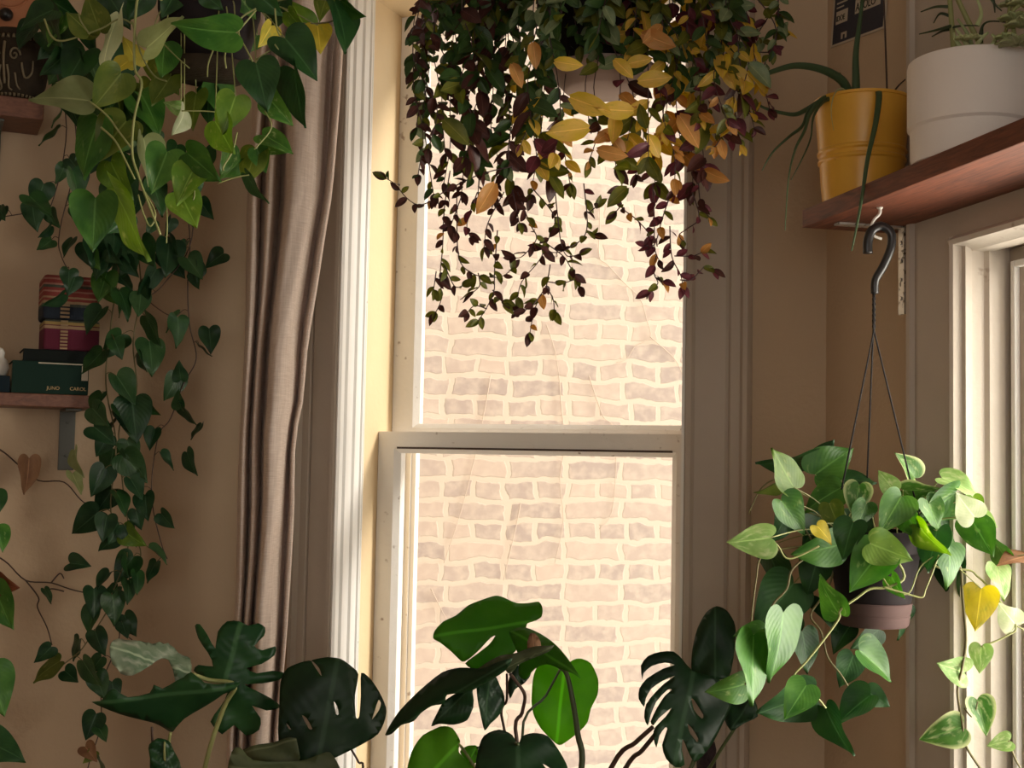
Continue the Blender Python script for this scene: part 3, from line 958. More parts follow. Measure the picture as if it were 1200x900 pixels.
# poster on the right wall
b = MB()
c_bl = FR.hp(976, 53, -.002); c_br = FR.hp(1035, 31, -.002)
ex = (c_br - c_bl); exn = ex.normalized()
ez = Vector((0, 0, 1)); ez = (ez - exn * ez.dot(exn)).normalized()
nn = -FR.ey
PO = thing('poster', c_bl, 'navy blue poster with cream lettered labels pinned at the top of the right wall', 'poster')
wid = ex.length; hei = wid * 1.5
VU = 62 * c_bl.y / FPX
def pq(u, v, off): return c_bl + exn * (u * wid) + ez * (v * VU) + nn * off
def slab(mb, u0, u1, v0, v1, o0, o1, mi=0):
    P = [pq(u, v, o) for o in (o0, o1) for v in (v0, v1) for u in (u0, u1)]
    mb.add(P, [(0, 1, 3, 2), (4, 6, 7, 5), (0, 4, 5, 1), (2, 3, 7, 6), (0, 2, 6, 4), (1, 5, 7, 3)], mi=mi)
slab(b, -.04, 1.03, -.04, 1.5, -.001, .001)
b.build('sheet', MAT['paper'], PO)
b = MB(); slab(b, 0, 1, 0, 1.46, .001, .0015); b.build('print', MAT['navy'], PO)
lb = MB()
slab(lb, .05, .29, .36, .60, .0015, .002); slab(lb, .44, .93, .42, .68, .0015, .002)
slab(lb, .05, .27, .74, .77, .0015, .002)
slab(lb, .05, .2, .66, .685, .0015, .002)
slab(lb, .18, .215, .05, .15, .0015, .002); slab(lb, .26, .295, .05, .15, .0015, .002); slab(lb, .18, .295, .13, .17, .0015, .002)
lpan = lb.build('label_panel', MAT['paper'], PO)
def text_on(txt, org, ux, uz, size, mat, parent, name='lettering', ext=.0006):
    cu = bpy.data.curves.new('txt', 'FONT'); cu.body = txt; cu.size = size; cu.extrude = ext
    to = bpy.data.objects.new('txt', cu); COL.objects.link(to)
    dg = bpy.context.evaluated_depsgraph_get()
    me = bpy.data.meshes.new_from_object(to.evaluated_get(dg))
    bpy.data.objects.remove(to)
    n_ = ux.cross(uz).normalized()
    m = Matrix((ux, uz, n_)).transposed().to_4x4(); m.translation = org
    me.transform(m); me.materials.clear()
    return link(name, me, parent, [mat], False)
text_on('ATOLO', pq(.455, .46, .0022), exn, ez, .22 * VU, MAT['ink'], lpan)
text_on('IDOE', pq(.06, .41, .0022), exn, ez, .15 * VU, MAT['ink'], lpan)

# ------------------------------------------------------------------ hanging pothos on the right
def plane_hit_z(px, py, z):
    r = ray(px, py); t = (z - CAM.z) / r.z
    return CAM + r * t
hk = plane_hit_z(1031, 243, zs0)
HY = hk.y
K = thing('cup_hook', hk, 'small white cup hook screwed into the underside of the right shelf', 'hook')
b = MB()
b.tube(smoothline([W(1031, 240, HY), W(1031, 250, HY), W(1024, 258, HY), W(1021, 267, HY), W(1024, 276, HY), W(1033, 280, HY)], 6), .0028, .0024, 10)
b.build('hook', MAT['hookwhite'], K, smooth=True)
b = MB(); b.tube([hk + Vector((0, 0, .0005)), hk + Vector((0, 0, -.003))], .006, .0045, 14); b.build('collar', MAT['hookwhite'], K, smooth=True)

pbase = W(1024, 733, HY)
PT = thing('hanging_pothos', pbase, 'green and cream pothos in a dark hanging pot below the right-hand shelf', 'hanging plant')
b = MB()
b.tube(smoothline([W(1017, 297, HY), W(1017, 283, HY), W(1022, 270, HY), W(1033, 265, HY), (W(1044, 273, HY)), W(1044, 290, HY), W(1035, 312, HY), W(1026, 328, HY), W(1025, 344, HY)], 6), .0088, .0068, 10, flat=.8)
b.build('hanger_hook', MAT['black'], PT, smooth=True)
px2m = HY / FPX
pz = pbase.z
R1, R0 = 56 * px2m, 40 * px2m
ph_ = 110 * px2m
b = MB()
b.lathe(Vector((pbase.x, HY, pz)), [(R0 * .9, .012), (R0 * .98, .02), (R1 * .92, ph_ * .75), (R1, ph_ * .78), (R1, ph_), (R1 * .94, ph_), (R1 * .9, ph_ * .85)], 44)
autosmooth(b.build('pot', MAT['blackpot'], PT), 35)
b = MB()
b.lathe(Vector((pbase.x, HY, pz)), [(R0 * .92, .0), (R0 * .98, .004), (R0 * 1.02, .018), (R0 * 1.0, .020), (R0 * 1.03, .023), (R0 * 1.08, .040), (R0 * 1.05, .041), (R0 * 1.0, .022), (R0 * .9, .008)], 44)
autosmooth(b.build('saucer', MAT['mauve'], PT), 35)
b = MB(); b.lathe(Vector((pbase.x, HY, pz)), [(R1 * .9, ph_ * .84), (R1 * .4, ph_ * .88), (.004, ph_ * .89)], 30); b.build('soil', MAT['soil'], PT, smooth=True)
knot = W(1024, 344, HY); sp = W(1025, 382, HY)
for i, a in enumerate((200, 330, 85)):
    b = MB()
    tp = [knot + Vector((.002 * math.cos(q * 2.1 + i * 2.1), .002 * math.sin(q * 2.1 + i * 2.1), -(knot.z - sp.z) * q / 6)) for q in range(7)]
    e = Vector((pbase.x + R1 * math.cos(R(a)), HY + R1 * math.sin(R(a)), pz + ph_ - .002))
    b.tube(tp + [e], .0016, .0016, 6)
    b.build('hanger_wire', MAT['wire'], PT, smooth=True)

ptop = Vector((pbase.x, HY, pz + ph_ * .9))
def pothos_leaves(root, data, y0, origin_fn, stem_name='leaf_stalk', mat='stemlight'):
    sm = MB()
    for q in data:
        bx, by, tx, ty, wr, mt, dd = q[:7]
        base = W(bx, by, y0 + dd); tip = W(tx, ty, y0 + dd + rnd(-.03, .01))
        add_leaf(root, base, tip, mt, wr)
        o_ = origin_fn(bx, by, dd)
        if o_ is not None:
            petiole(sm, o_, base, .0013, .015)
    return sm
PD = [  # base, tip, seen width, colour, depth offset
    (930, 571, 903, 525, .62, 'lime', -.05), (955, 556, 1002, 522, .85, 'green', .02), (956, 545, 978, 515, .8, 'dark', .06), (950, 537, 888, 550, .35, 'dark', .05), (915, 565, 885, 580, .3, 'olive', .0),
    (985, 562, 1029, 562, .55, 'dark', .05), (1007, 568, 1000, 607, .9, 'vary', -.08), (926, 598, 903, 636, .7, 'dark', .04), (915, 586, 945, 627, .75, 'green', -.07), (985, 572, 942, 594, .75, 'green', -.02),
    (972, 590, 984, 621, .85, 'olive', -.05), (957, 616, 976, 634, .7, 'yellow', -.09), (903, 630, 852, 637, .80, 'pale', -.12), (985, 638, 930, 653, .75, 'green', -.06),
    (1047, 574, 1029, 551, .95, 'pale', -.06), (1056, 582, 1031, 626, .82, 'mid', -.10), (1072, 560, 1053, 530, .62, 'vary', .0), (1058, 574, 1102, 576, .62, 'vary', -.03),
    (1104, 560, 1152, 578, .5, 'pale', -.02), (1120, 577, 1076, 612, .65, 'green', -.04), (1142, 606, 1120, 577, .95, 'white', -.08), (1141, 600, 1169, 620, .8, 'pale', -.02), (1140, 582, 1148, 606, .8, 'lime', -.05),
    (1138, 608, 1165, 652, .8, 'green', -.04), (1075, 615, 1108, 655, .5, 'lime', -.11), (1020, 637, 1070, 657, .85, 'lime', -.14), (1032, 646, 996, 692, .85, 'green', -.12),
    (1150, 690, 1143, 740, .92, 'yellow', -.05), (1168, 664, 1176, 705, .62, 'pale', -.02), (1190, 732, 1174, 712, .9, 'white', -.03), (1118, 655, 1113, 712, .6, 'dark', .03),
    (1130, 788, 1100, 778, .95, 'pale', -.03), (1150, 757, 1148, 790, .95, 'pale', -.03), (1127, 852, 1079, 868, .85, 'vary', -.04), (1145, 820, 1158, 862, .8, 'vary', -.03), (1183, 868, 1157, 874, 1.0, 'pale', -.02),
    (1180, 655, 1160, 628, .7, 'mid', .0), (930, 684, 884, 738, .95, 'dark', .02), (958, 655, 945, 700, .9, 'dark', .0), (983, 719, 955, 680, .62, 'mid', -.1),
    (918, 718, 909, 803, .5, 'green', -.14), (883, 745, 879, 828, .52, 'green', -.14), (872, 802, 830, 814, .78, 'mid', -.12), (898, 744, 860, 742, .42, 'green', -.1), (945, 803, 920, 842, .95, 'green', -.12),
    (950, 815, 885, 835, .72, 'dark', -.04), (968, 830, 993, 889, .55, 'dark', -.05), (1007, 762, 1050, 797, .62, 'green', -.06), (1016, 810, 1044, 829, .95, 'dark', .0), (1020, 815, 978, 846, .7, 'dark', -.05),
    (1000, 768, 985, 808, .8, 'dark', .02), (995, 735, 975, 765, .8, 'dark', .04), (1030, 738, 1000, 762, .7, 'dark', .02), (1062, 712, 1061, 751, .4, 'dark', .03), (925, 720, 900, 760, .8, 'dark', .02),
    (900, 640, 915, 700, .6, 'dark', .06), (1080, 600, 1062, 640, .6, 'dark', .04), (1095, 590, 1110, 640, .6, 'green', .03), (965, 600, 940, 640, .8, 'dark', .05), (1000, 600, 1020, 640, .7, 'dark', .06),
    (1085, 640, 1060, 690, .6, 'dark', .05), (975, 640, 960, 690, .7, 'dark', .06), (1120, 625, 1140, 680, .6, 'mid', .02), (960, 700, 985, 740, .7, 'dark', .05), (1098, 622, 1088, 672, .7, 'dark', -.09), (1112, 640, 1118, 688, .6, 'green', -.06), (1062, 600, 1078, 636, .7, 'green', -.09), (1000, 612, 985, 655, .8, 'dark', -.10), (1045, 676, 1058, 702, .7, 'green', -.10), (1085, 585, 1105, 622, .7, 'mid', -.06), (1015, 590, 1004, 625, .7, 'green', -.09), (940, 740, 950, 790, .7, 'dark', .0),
]
def por(bx, by, dd):
    if by > 705 or bx > 1160 or bx < 880:
        return None
    a = math.atan2(-.4 + rnd(-.6, .6), (bx - 1024) / 60)
    return ptop + Vector((R1 * .6 * math.cos(a), R1 * .6 * math.sin(a), 0))
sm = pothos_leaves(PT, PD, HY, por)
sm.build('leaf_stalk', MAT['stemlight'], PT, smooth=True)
add_leaf(PT, W(1203, 652, HY - .02), W(1169, 658, HY - .04), 'brown', .45, 0, label='withered brown leaf')
VP = [
    ([(1085, 640), (1110, 648), (1125, 665), (1128, 700), (1132, 750), (1127, 785), (1122, 810), (1128, 850), (1131, 872), (1150, 902), (1170, 925)], -.04, 'stem', .0026),
    ([(1060, 640), (1100, 665), (1135, 668), (1145, 675), (1160, 690), (1190, 732), (1180, 745), (1150, 758)], -.03, 'stemlight', .002),
    ([(1040, 640), (1060, 675), (1040, 688), (1020, 690), (1005, 700), (985, 715), (983, 725), (965, 750), (945, 775), (930, 792), (925, 815), (950, 812), (968, 830)], -.11, 'stemlight', .0022),
    ([(985, 640), (970, 690), (950, 720), (962, 740), (970, 770), (985, 790), (1000, 812), (1015, 815)], .0, 'stem', .002),
    ([(960, 640), (925, 655), (912, 640), (903, 632)], -.1, 'stemlight', .0016),
    ([(965, 640), (930, 665), (922, 690), (905, 710), (895, 745), (890, 780), (873, 802)], -.06, 'stem', .002),
    ([(940, 640), (895, 650), (886, 680), (880, 735), (884, 746)], -.06, 'stem', .0018),
    ([(955, 640), (915, 570), (905, 563), (890, 575), (877, 603)], .0, 'stem', .0014),
    ([(1035, 688), (1060, 695), (1080, 700), (1085, 690), (1095, 665), (1100, 650)], -.12, 'stemlight', .0015),
    ([(1030, 670), (1045, 690), (1065, 695), (1078, 665), (1098, 650)], -.11, 'stemlight', .0014),
    ([(1130, 830), (1140, 840), (1146, 822)], -.04, 'stem', .0014), ([(1190, 733), (1200, 738)], -.03, 'stemlight', .0014), ([(1182, 868), (1190, 890), (1205, 915)], -.02, 'stem', .002),
    ([(1180, 655), (1200, 650), (1215, 648)], -.02, 'stem', .0014),
]
for pth, dd, mt, r in VP:
    b = MB(); b.tube(smoothline([W(x, y, HY + dd) for x, y in pth], 5), r, r * .8, 6)
    b.build('vine', MAT[mt], PT, smooth=True)

# ------------------------------------------------------------------ monstera, centre
def floor_pot(name, loc, r, h, label, cat, mat):
    root = thing(name, loc, label, cat)
    b = MB()
    b.lathe(loc, [(r * .7, 0), (r * .74, .01), (r * .98, h * .9), (r, h * .92), (r, h), (r * .92, h), (r * .9, h * .9)], 40)
    autosmooth(b.build('pot', mat, root), 35)
    b = MB(); b.lathe(loc, [(r * .9, h * .89), (r * .4, h * .91), (.004, h * .92)], 30); b.build('soil', MAT['soil'], root, smooth=True)
    return root
MY = 2.52
mloc = Vector((W(655, 900, MY).x, MY, 0))
MO = floor_pot('monstera', mloc, .17, .30, 'tall monstera with split and heart-shaped leaves standing in front of the centre window', 'monstera plant', MAT['whitepot'])
L3 = [(508, 747), (510, 738), (520, 727), (535, 720), (550, 707), (567, 700), (582, 695), (592, 697), (607, 704), (620, 705), (632, 704), (636, 712), (635, 722), (628, 727), (618, 731), (616, 737), (610, 753), (603, 763), (585, 770), (567, 782), (560, 781), (547, 774),
      (560, 765), (573, 755), (581, 744), (575, 747), (563, 760), (552, 769), (543, 772), (530, 762), (516, 752)]
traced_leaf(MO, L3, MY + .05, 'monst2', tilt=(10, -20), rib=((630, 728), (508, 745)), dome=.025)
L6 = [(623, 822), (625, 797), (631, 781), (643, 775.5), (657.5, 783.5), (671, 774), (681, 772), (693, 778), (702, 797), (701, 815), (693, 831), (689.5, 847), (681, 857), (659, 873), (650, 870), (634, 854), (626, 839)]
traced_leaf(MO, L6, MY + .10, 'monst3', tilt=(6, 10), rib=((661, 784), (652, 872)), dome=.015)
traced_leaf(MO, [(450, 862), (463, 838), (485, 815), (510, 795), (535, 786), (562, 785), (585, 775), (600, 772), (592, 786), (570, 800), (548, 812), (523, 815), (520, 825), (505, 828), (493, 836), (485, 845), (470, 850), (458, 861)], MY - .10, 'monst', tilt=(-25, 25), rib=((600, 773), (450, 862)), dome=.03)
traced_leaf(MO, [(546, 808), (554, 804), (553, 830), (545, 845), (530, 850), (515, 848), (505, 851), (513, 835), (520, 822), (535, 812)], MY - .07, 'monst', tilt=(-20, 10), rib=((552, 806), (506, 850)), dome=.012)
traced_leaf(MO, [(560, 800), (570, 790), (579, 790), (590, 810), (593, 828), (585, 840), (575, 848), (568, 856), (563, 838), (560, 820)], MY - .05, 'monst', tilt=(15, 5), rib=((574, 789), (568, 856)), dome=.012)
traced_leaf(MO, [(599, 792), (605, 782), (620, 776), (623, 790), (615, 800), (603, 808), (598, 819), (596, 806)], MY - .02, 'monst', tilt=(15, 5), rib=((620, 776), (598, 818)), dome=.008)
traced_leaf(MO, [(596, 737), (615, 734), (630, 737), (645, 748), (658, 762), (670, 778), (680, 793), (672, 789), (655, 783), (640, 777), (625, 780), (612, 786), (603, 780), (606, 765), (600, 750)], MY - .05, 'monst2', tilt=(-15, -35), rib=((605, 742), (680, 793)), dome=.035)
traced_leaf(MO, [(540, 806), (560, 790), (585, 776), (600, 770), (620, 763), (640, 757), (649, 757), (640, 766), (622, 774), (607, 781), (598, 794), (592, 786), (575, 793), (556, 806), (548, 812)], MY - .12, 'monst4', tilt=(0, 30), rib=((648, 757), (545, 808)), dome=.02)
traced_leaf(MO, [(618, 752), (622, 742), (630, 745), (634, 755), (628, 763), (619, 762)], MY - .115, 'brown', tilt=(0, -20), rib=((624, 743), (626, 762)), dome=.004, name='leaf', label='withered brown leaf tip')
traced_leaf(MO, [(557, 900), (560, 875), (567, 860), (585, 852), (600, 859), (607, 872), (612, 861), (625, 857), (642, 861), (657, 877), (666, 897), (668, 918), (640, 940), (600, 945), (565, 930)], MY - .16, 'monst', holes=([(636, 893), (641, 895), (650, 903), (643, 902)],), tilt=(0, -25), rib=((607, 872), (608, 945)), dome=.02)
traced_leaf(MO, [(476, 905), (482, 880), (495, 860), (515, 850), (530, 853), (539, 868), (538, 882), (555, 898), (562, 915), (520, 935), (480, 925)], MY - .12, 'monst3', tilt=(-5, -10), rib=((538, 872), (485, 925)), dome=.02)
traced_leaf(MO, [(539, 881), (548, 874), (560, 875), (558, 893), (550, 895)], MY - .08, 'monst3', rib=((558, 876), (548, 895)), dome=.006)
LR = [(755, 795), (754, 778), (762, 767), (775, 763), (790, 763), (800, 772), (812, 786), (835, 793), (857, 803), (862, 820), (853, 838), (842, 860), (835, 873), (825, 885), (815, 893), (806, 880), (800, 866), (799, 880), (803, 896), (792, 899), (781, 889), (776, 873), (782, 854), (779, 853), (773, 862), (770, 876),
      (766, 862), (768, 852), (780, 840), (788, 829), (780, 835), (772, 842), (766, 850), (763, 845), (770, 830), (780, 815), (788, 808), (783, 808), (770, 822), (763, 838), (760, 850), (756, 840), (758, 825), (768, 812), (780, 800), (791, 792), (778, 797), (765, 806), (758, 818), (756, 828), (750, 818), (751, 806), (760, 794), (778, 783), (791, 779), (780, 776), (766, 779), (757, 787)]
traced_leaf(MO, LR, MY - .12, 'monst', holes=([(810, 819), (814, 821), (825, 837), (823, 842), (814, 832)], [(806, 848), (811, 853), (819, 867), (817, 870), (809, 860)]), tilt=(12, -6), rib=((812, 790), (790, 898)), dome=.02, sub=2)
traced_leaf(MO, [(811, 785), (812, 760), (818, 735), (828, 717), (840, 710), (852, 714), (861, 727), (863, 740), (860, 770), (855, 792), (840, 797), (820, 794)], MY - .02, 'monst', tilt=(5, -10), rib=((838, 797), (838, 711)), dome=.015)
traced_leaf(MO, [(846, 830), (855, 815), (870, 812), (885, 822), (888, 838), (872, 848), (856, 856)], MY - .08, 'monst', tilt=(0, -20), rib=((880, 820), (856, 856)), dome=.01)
crown = Vector((mloc.x, MY, .62))
def stalk(root, pts, r0, r1, y, mat='stalk', tail=None):
    b = MB(); P = [W(p[0], p[1], y + (p[2] if len(p) > 2 else 0)) for p in pts]
    if tail is not None:
        P.append(tail)
    b.tube(smoothline(P, 5), r0, r1, 8)
    return b.build('leaf_stalk', MAT[mat], root, smooth=True)
stalk(MO, [(640, 770, -.05), (655, 781, -.02), (664, 790), (671, 820), (677, 860), (681, 905)], .0035, .007, MY, tail=crown)
stalk(MO, [(657, 783, .08), (640, 815, .03), (612, 865)], .0022, .003, MY, tail=crown)
stalk(MO, [(598, 790, -.1), (606, 800, -.08), (615, 815, -.06), (612, 835, -.04), (606, 870, -.03)], .003, .004, MY, 'stemdark', crown)
stalk(MO, [(594, 790, -.08), (594, 820, -.04), (591, 855)], .0022, .003, MY, 'stemdark', crown)
stalk(MO, [(765, 852, -.12), (745, 870, -.10), (716, 900, -.06)], .0042, .005, MY, 'stemdark', crown)
stalk(MO, [(770, 858, -.11), (752, 880, -.08), (730, 905, -.04)], .0042, .005, MY, 'stemdark', crown)
stalk(MO, [(607, 872, -.16), (606, 890, -.1)], .003, .004, MY, tail=crown)
stalk(MO, [(538, 872, -.12), (556, 898, -.08)], .0022, .004, MY, 'stemlight', crown)
stalk(MO, [(559, 876, -.08), (575, 895, -.06)], .002, .003, MY, tail=crown)
stalk(MO, [(838, 796, -.02), (825, 850, 0), (790, 930, 0)], .004, .005, MY, tail=crown)
stalk(MO, [(880, 820, -.08), (850, 870, -.05), (800, 935, 0)], .003, .004, MY, tail=crown)
b = MB(); b.tube([mloc + Vector((0, 0, .27)), mloc + Vector((.01, 0, .45)), crown], .018, .012, 10); b.build('stem', MAT['stalk'], MO, smooth=True)
# dark support pole at the right
pp = W(828, 872, MY + .05)
SP = thing('plant_support_pole', Vector((pp.x, pp.y, 0)), 'dark fibre plant support pole standing behind the rightmost monstera leaf', 'plant pole')
b = MB(); n_ = 14
b.lathe(Vector((pp.x, pp.y, 0)), [(.019, .02), (.0195, .3), (.019, .6), (.0195, pp.z - .01), (.016, pp.z + .004), (.003, pp.z + .008)], 16)
autosmooth(b.build('pole', MAT['moss'], SP), 50)
b = MB(); b.lathe(Vector((pp.x, pp.y, 0)), [(.07, 0), (.07, .015), (.02, .022)], 24); b.build('foot', MAT['black'], SP)

# dark monstera at the left of the window
LY = 2.62
lloc = Vector((W(385, 900, LY).x + .02, LY, 0))
ML = floor_pot('monstera', lloc, .15, .28, 'monstera with one big dark round holed leaf beside the foot of the curtain', 'monstera plant', MAT['terracotta'])
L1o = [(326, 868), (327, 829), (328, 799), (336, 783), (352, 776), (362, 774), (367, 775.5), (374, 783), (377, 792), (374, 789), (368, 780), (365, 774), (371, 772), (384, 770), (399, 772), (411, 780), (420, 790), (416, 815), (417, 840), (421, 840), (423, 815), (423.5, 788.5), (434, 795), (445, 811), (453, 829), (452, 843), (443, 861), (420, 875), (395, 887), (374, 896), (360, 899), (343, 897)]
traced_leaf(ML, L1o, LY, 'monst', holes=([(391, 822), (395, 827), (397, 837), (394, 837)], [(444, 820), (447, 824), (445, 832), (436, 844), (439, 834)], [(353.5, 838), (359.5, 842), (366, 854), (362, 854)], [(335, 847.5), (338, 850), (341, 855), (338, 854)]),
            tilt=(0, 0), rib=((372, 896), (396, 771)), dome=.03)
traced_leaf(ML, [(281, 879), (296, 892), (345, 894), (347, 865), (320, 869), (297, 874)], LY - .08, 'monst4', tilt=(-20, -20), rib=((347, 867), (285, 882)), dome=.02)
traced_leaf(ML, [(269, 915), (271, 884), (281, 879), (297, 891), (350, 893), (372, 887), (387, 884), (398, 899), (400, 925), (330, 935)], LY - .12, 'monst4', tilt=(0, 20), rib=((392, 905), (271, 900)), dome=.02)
lcr = lloc + Vector((0, 0, .58))
stalk(ML, [(374, 895), (392, 915)], .004, .005, LY, tail=lcr)
stalk(ML, [(412, 879, -.01), (420, 893), (424, 910)], .002, .003, LY, 'stemdark', lcr)
stalk(ML, [(396, 903, -.11), (405, 925, -.08)], .003, .004, LY, tail=lcr)
b = MB(); b.tube([lloc + Vector((0, 0, .25)), lcr], .014, .010, 10); b.build('stem', MAT['stalk'], ML, smooth=True)

# split-leaf philodendron at the lower left
DY = 2.62
dloc = Vector((W(215, 900, DY).x, DY - .02, 0))
PH = floor_pot('split_leaf_philodendron', dloc, .14, .28, 'dark lobed philodendron with one silvery crinkled leaf in front of the left wall', 'philodendron', MAT['mauve'])
traced_leaf(PH, [(225, 733), (231, 731), (243, 745), (252, 760), (255, 740), (265, 728), (280, 728), (290, 733), (301, 730), (309, 735), (308, 745), (298, 757), (307, 762), (321, 757), (320, 768), (306, 778), (288, 783), (300, 789), (318, 786), (333, 789), (325, 797), (305, 801), (286, 802), (298, 809), (314, 818), (326, 829), (310, 833), (294, 827), (303, 842), (300, 856), (285, 863), (272, 850), (258, 861), (245, 846), (257, 828), (266, 812), (258, 800), (240, 796), (225, 786), (231, 779), (249, 781), (243, 765), (231, 748)],
            DY + .03, 'split', tilt=(-12, 0), rib=((262, 806), (282, 729)), dome=.03, sub=2)
traced_leaf(PH, [(107, 824), (118, 822), (126, 812), (134, 808), (150, 817), (175, 813), (180, 803), (190, 808), (205, 800), (215, 795), (223, 790), (240, 800), (262, 801), (282, 799), (275, 808), (262, 813), (250, 822), (235, 833), (215, 845), (204, 858), (198, 867), (190, 858), (180, 850), (160, 844), (140, 838), (120, 830)],
            DY - .04, 'split', tilt=(-10, 28), rib=((275, 805), (107, 825)), dome=.03, sub=2)
traced_leaf(PH, [(129, 757), (134, 748), (148, 746), (165, 750), (180, 752), (195, 750), (205, 757), (217, 765), (224, 770), (225, 780), (222, 795), (215, 806), (207, 805), (205, 792), (200, 778), (195, 770), (185, 773), (178, 778), (165, 787), (150, 788), (138, 781), (130, 768)], DY - .03, 'silver', tilt=(10, -20), rib=((224, 790), (132, 758)), dome=.02, sub=2, frill=.006, label='silvery crinkled leaf')
traced_leaf(PH, [(177, 872), (185, 865), (197, 868), (205, 880), (213, 900), (214, 915), (200, 912), (190, 905), (180, 902), (177, 888)], DY - .05, 'split', tilt=(20, 0), rib=((193, 868), (205, 912)), dome=.012)
dcr = dloc + Vector((0, 0, .55))
stalk(PH, [(225, 790, -.03), (245, 797, -.02), (275, 803, -.02), (262, 830, 0), (240, 900, 0)], .0045, .005, DY, 'stemlight', dcr)
stalk(PH, [(200, 858, -.04), (197, 880, -.03), (200, 915, 0)], .003, .004, DY, 'stemlight', dcr)
stalk(PH, [(178, 852, -.04), (180, 880, -.03), (190, 920, 0)], .0025, .003, DY, 'stemdark', dcr)
stalk(PH, [(193, 869, -.05), (193, 890, -.05), (197, 915, -.02)], .002, .003, DY, 'stemlight', dcr)
b = MB(); b.tube([dloc + Vector((0, 0, .25)), dcr], .016, .012, 10); b.build('stem', MAT['stalk'], PH, smooth=True)

# ------------------------------------------------------------------ left shelves
def lshelf(px_end, py_top, py_bot, depth, label):
    s_e, zt_ = FL.hit(px_end, py_top, -depth); _, zb_ = FL.hit(px_end, py_bot, -depth)
    root = thing('wall_shelf', FL.p(s_e - .4, -depth / 2, zb_), label, 'shelf')
    b = MB(); b.box(FL, s_e - .85, s_e, -depth, -.001, zb_, zt_)
    b.build('board', MAT['darkwood'], root, bevel=.002)
    return root, s_e, zb_, zt_
S1, se1, zb1, zt1 = lshelf(52, 118, 141, .16, 'dark wooden shelf at the top of the left wall')
S2, se2, zb2, zt2 = lshelf(118, 464, 479, .16, 'dark wooden shelf on the left wall carrying stacked books')
for (S, sx, zb_) in ((S1, se1 - .10, zb1), (S2, FL.hit(79, 500, -.01)[0], zb2)):
    b = MB()
    b.box(FL, sx - .018, sx + .018, -.010, -.0005, zb_ - .145, zb_ - .001)
    b.box(FL, sx - .018, sx + .018, -.13, -.0005, zb_ - .006, zb_ - .0005)
    for q in (.03, .11):
        b.tube([FL.p(sx, -.0105, zb_ - q), FL.p(sx, -.013, zb_ - q)], .005, .004, 8)
    b.build('bracket', MAT['greymetal'], S, bevel=.0015)

COVERS = {}
def book(px0, px1, z0, th, dfront, w, cover, label, grp=None, mats=None):
    sa, _ = FL.hit(px0, 440, -dfront); sb_, _ = FL.hit(px1, 440, -dfront)
    root = thing('book', FL.p((sa + sb_) / 2, -dfront + w / 2, z0), label, 'book', grp)
    b = MB()
    b.box(FL, sa, sb_, -dfront, -dfront + w, z0, z0 + .003)
    b.box(FL, sa, sb_, -dfront, -dfront + w, z0 + th - .003, z0 + th)
    n = 6
    b.prof(FL, [(sa, -dfront + .004), (sb_, -dfront + .004), (sb_, -dfront), (sa, -dfront)], z0 + .002, z0 + th - .002)
    cov = b.build('cover', cover, root, bevel=.0012); COVERS[root.name] = cov
    b = MB(); b.box(FL, sa + .003, sb_ - .003, -dfront + .004, -dfront + w - .004, z0 + .003, z0 + th - .003); b.build('pages', MAT['paper'], root)
    return root, sa, sb_
zsh = zt2 + .0005
_, zA = FL.hit(60, 424, -.15); _, zB = FL.hit(60, 410, -.15)
thA = zA - zsh; thB = zB - zA
BK, ba, bb = book(14, 104, zsh, thA, .155, .13, MAT['bookgreen'], 'thick dark green book with gilt spine lettering, lying at the bottom of the stack', 'books on the left shelf')
text_on('JUNO', FL.p(ba + .075, -.1556, zsh + .010), FL.ex, Vector((0, 0, 1)), .011, MAT['gold'], COVERS[BK.name], 'spine_lettering')
text_on('CAROL', FL.p(ba + .125, -.1556, zsh + .010), FL.ex, Vector((0, 0, 1)), .011, MAT['gold'], COVERS[BK.name], 'spine_lettering')
b = MB(); b.box(FL, ba + .150, ba + .164, -.1562, -.155, zsh + thA * .45, zsh + thA * .9); b.build('spine_label', MAT['paper'], COVERS[BK.name])
b = MB(); b.box(FL, ba + .055, ba + .152, -.1562, -.155, zsh + thA * .93, zsh + thA * .965); b.build('spine_rule', MAT['paper'], COVERS[BK.name])
book(26, 116, zsh + thA + .0005, thB, .15, .125, MAT['bookblack'], 'thin black book lying between the green book and the woven box', 'books on the left shelf')
book(-45, 12, zsh, thA * .5, .155, .13, MAT['booknavy'], 'dark blue book at the left edge, beside the thick green book', 'books on the left shelf')

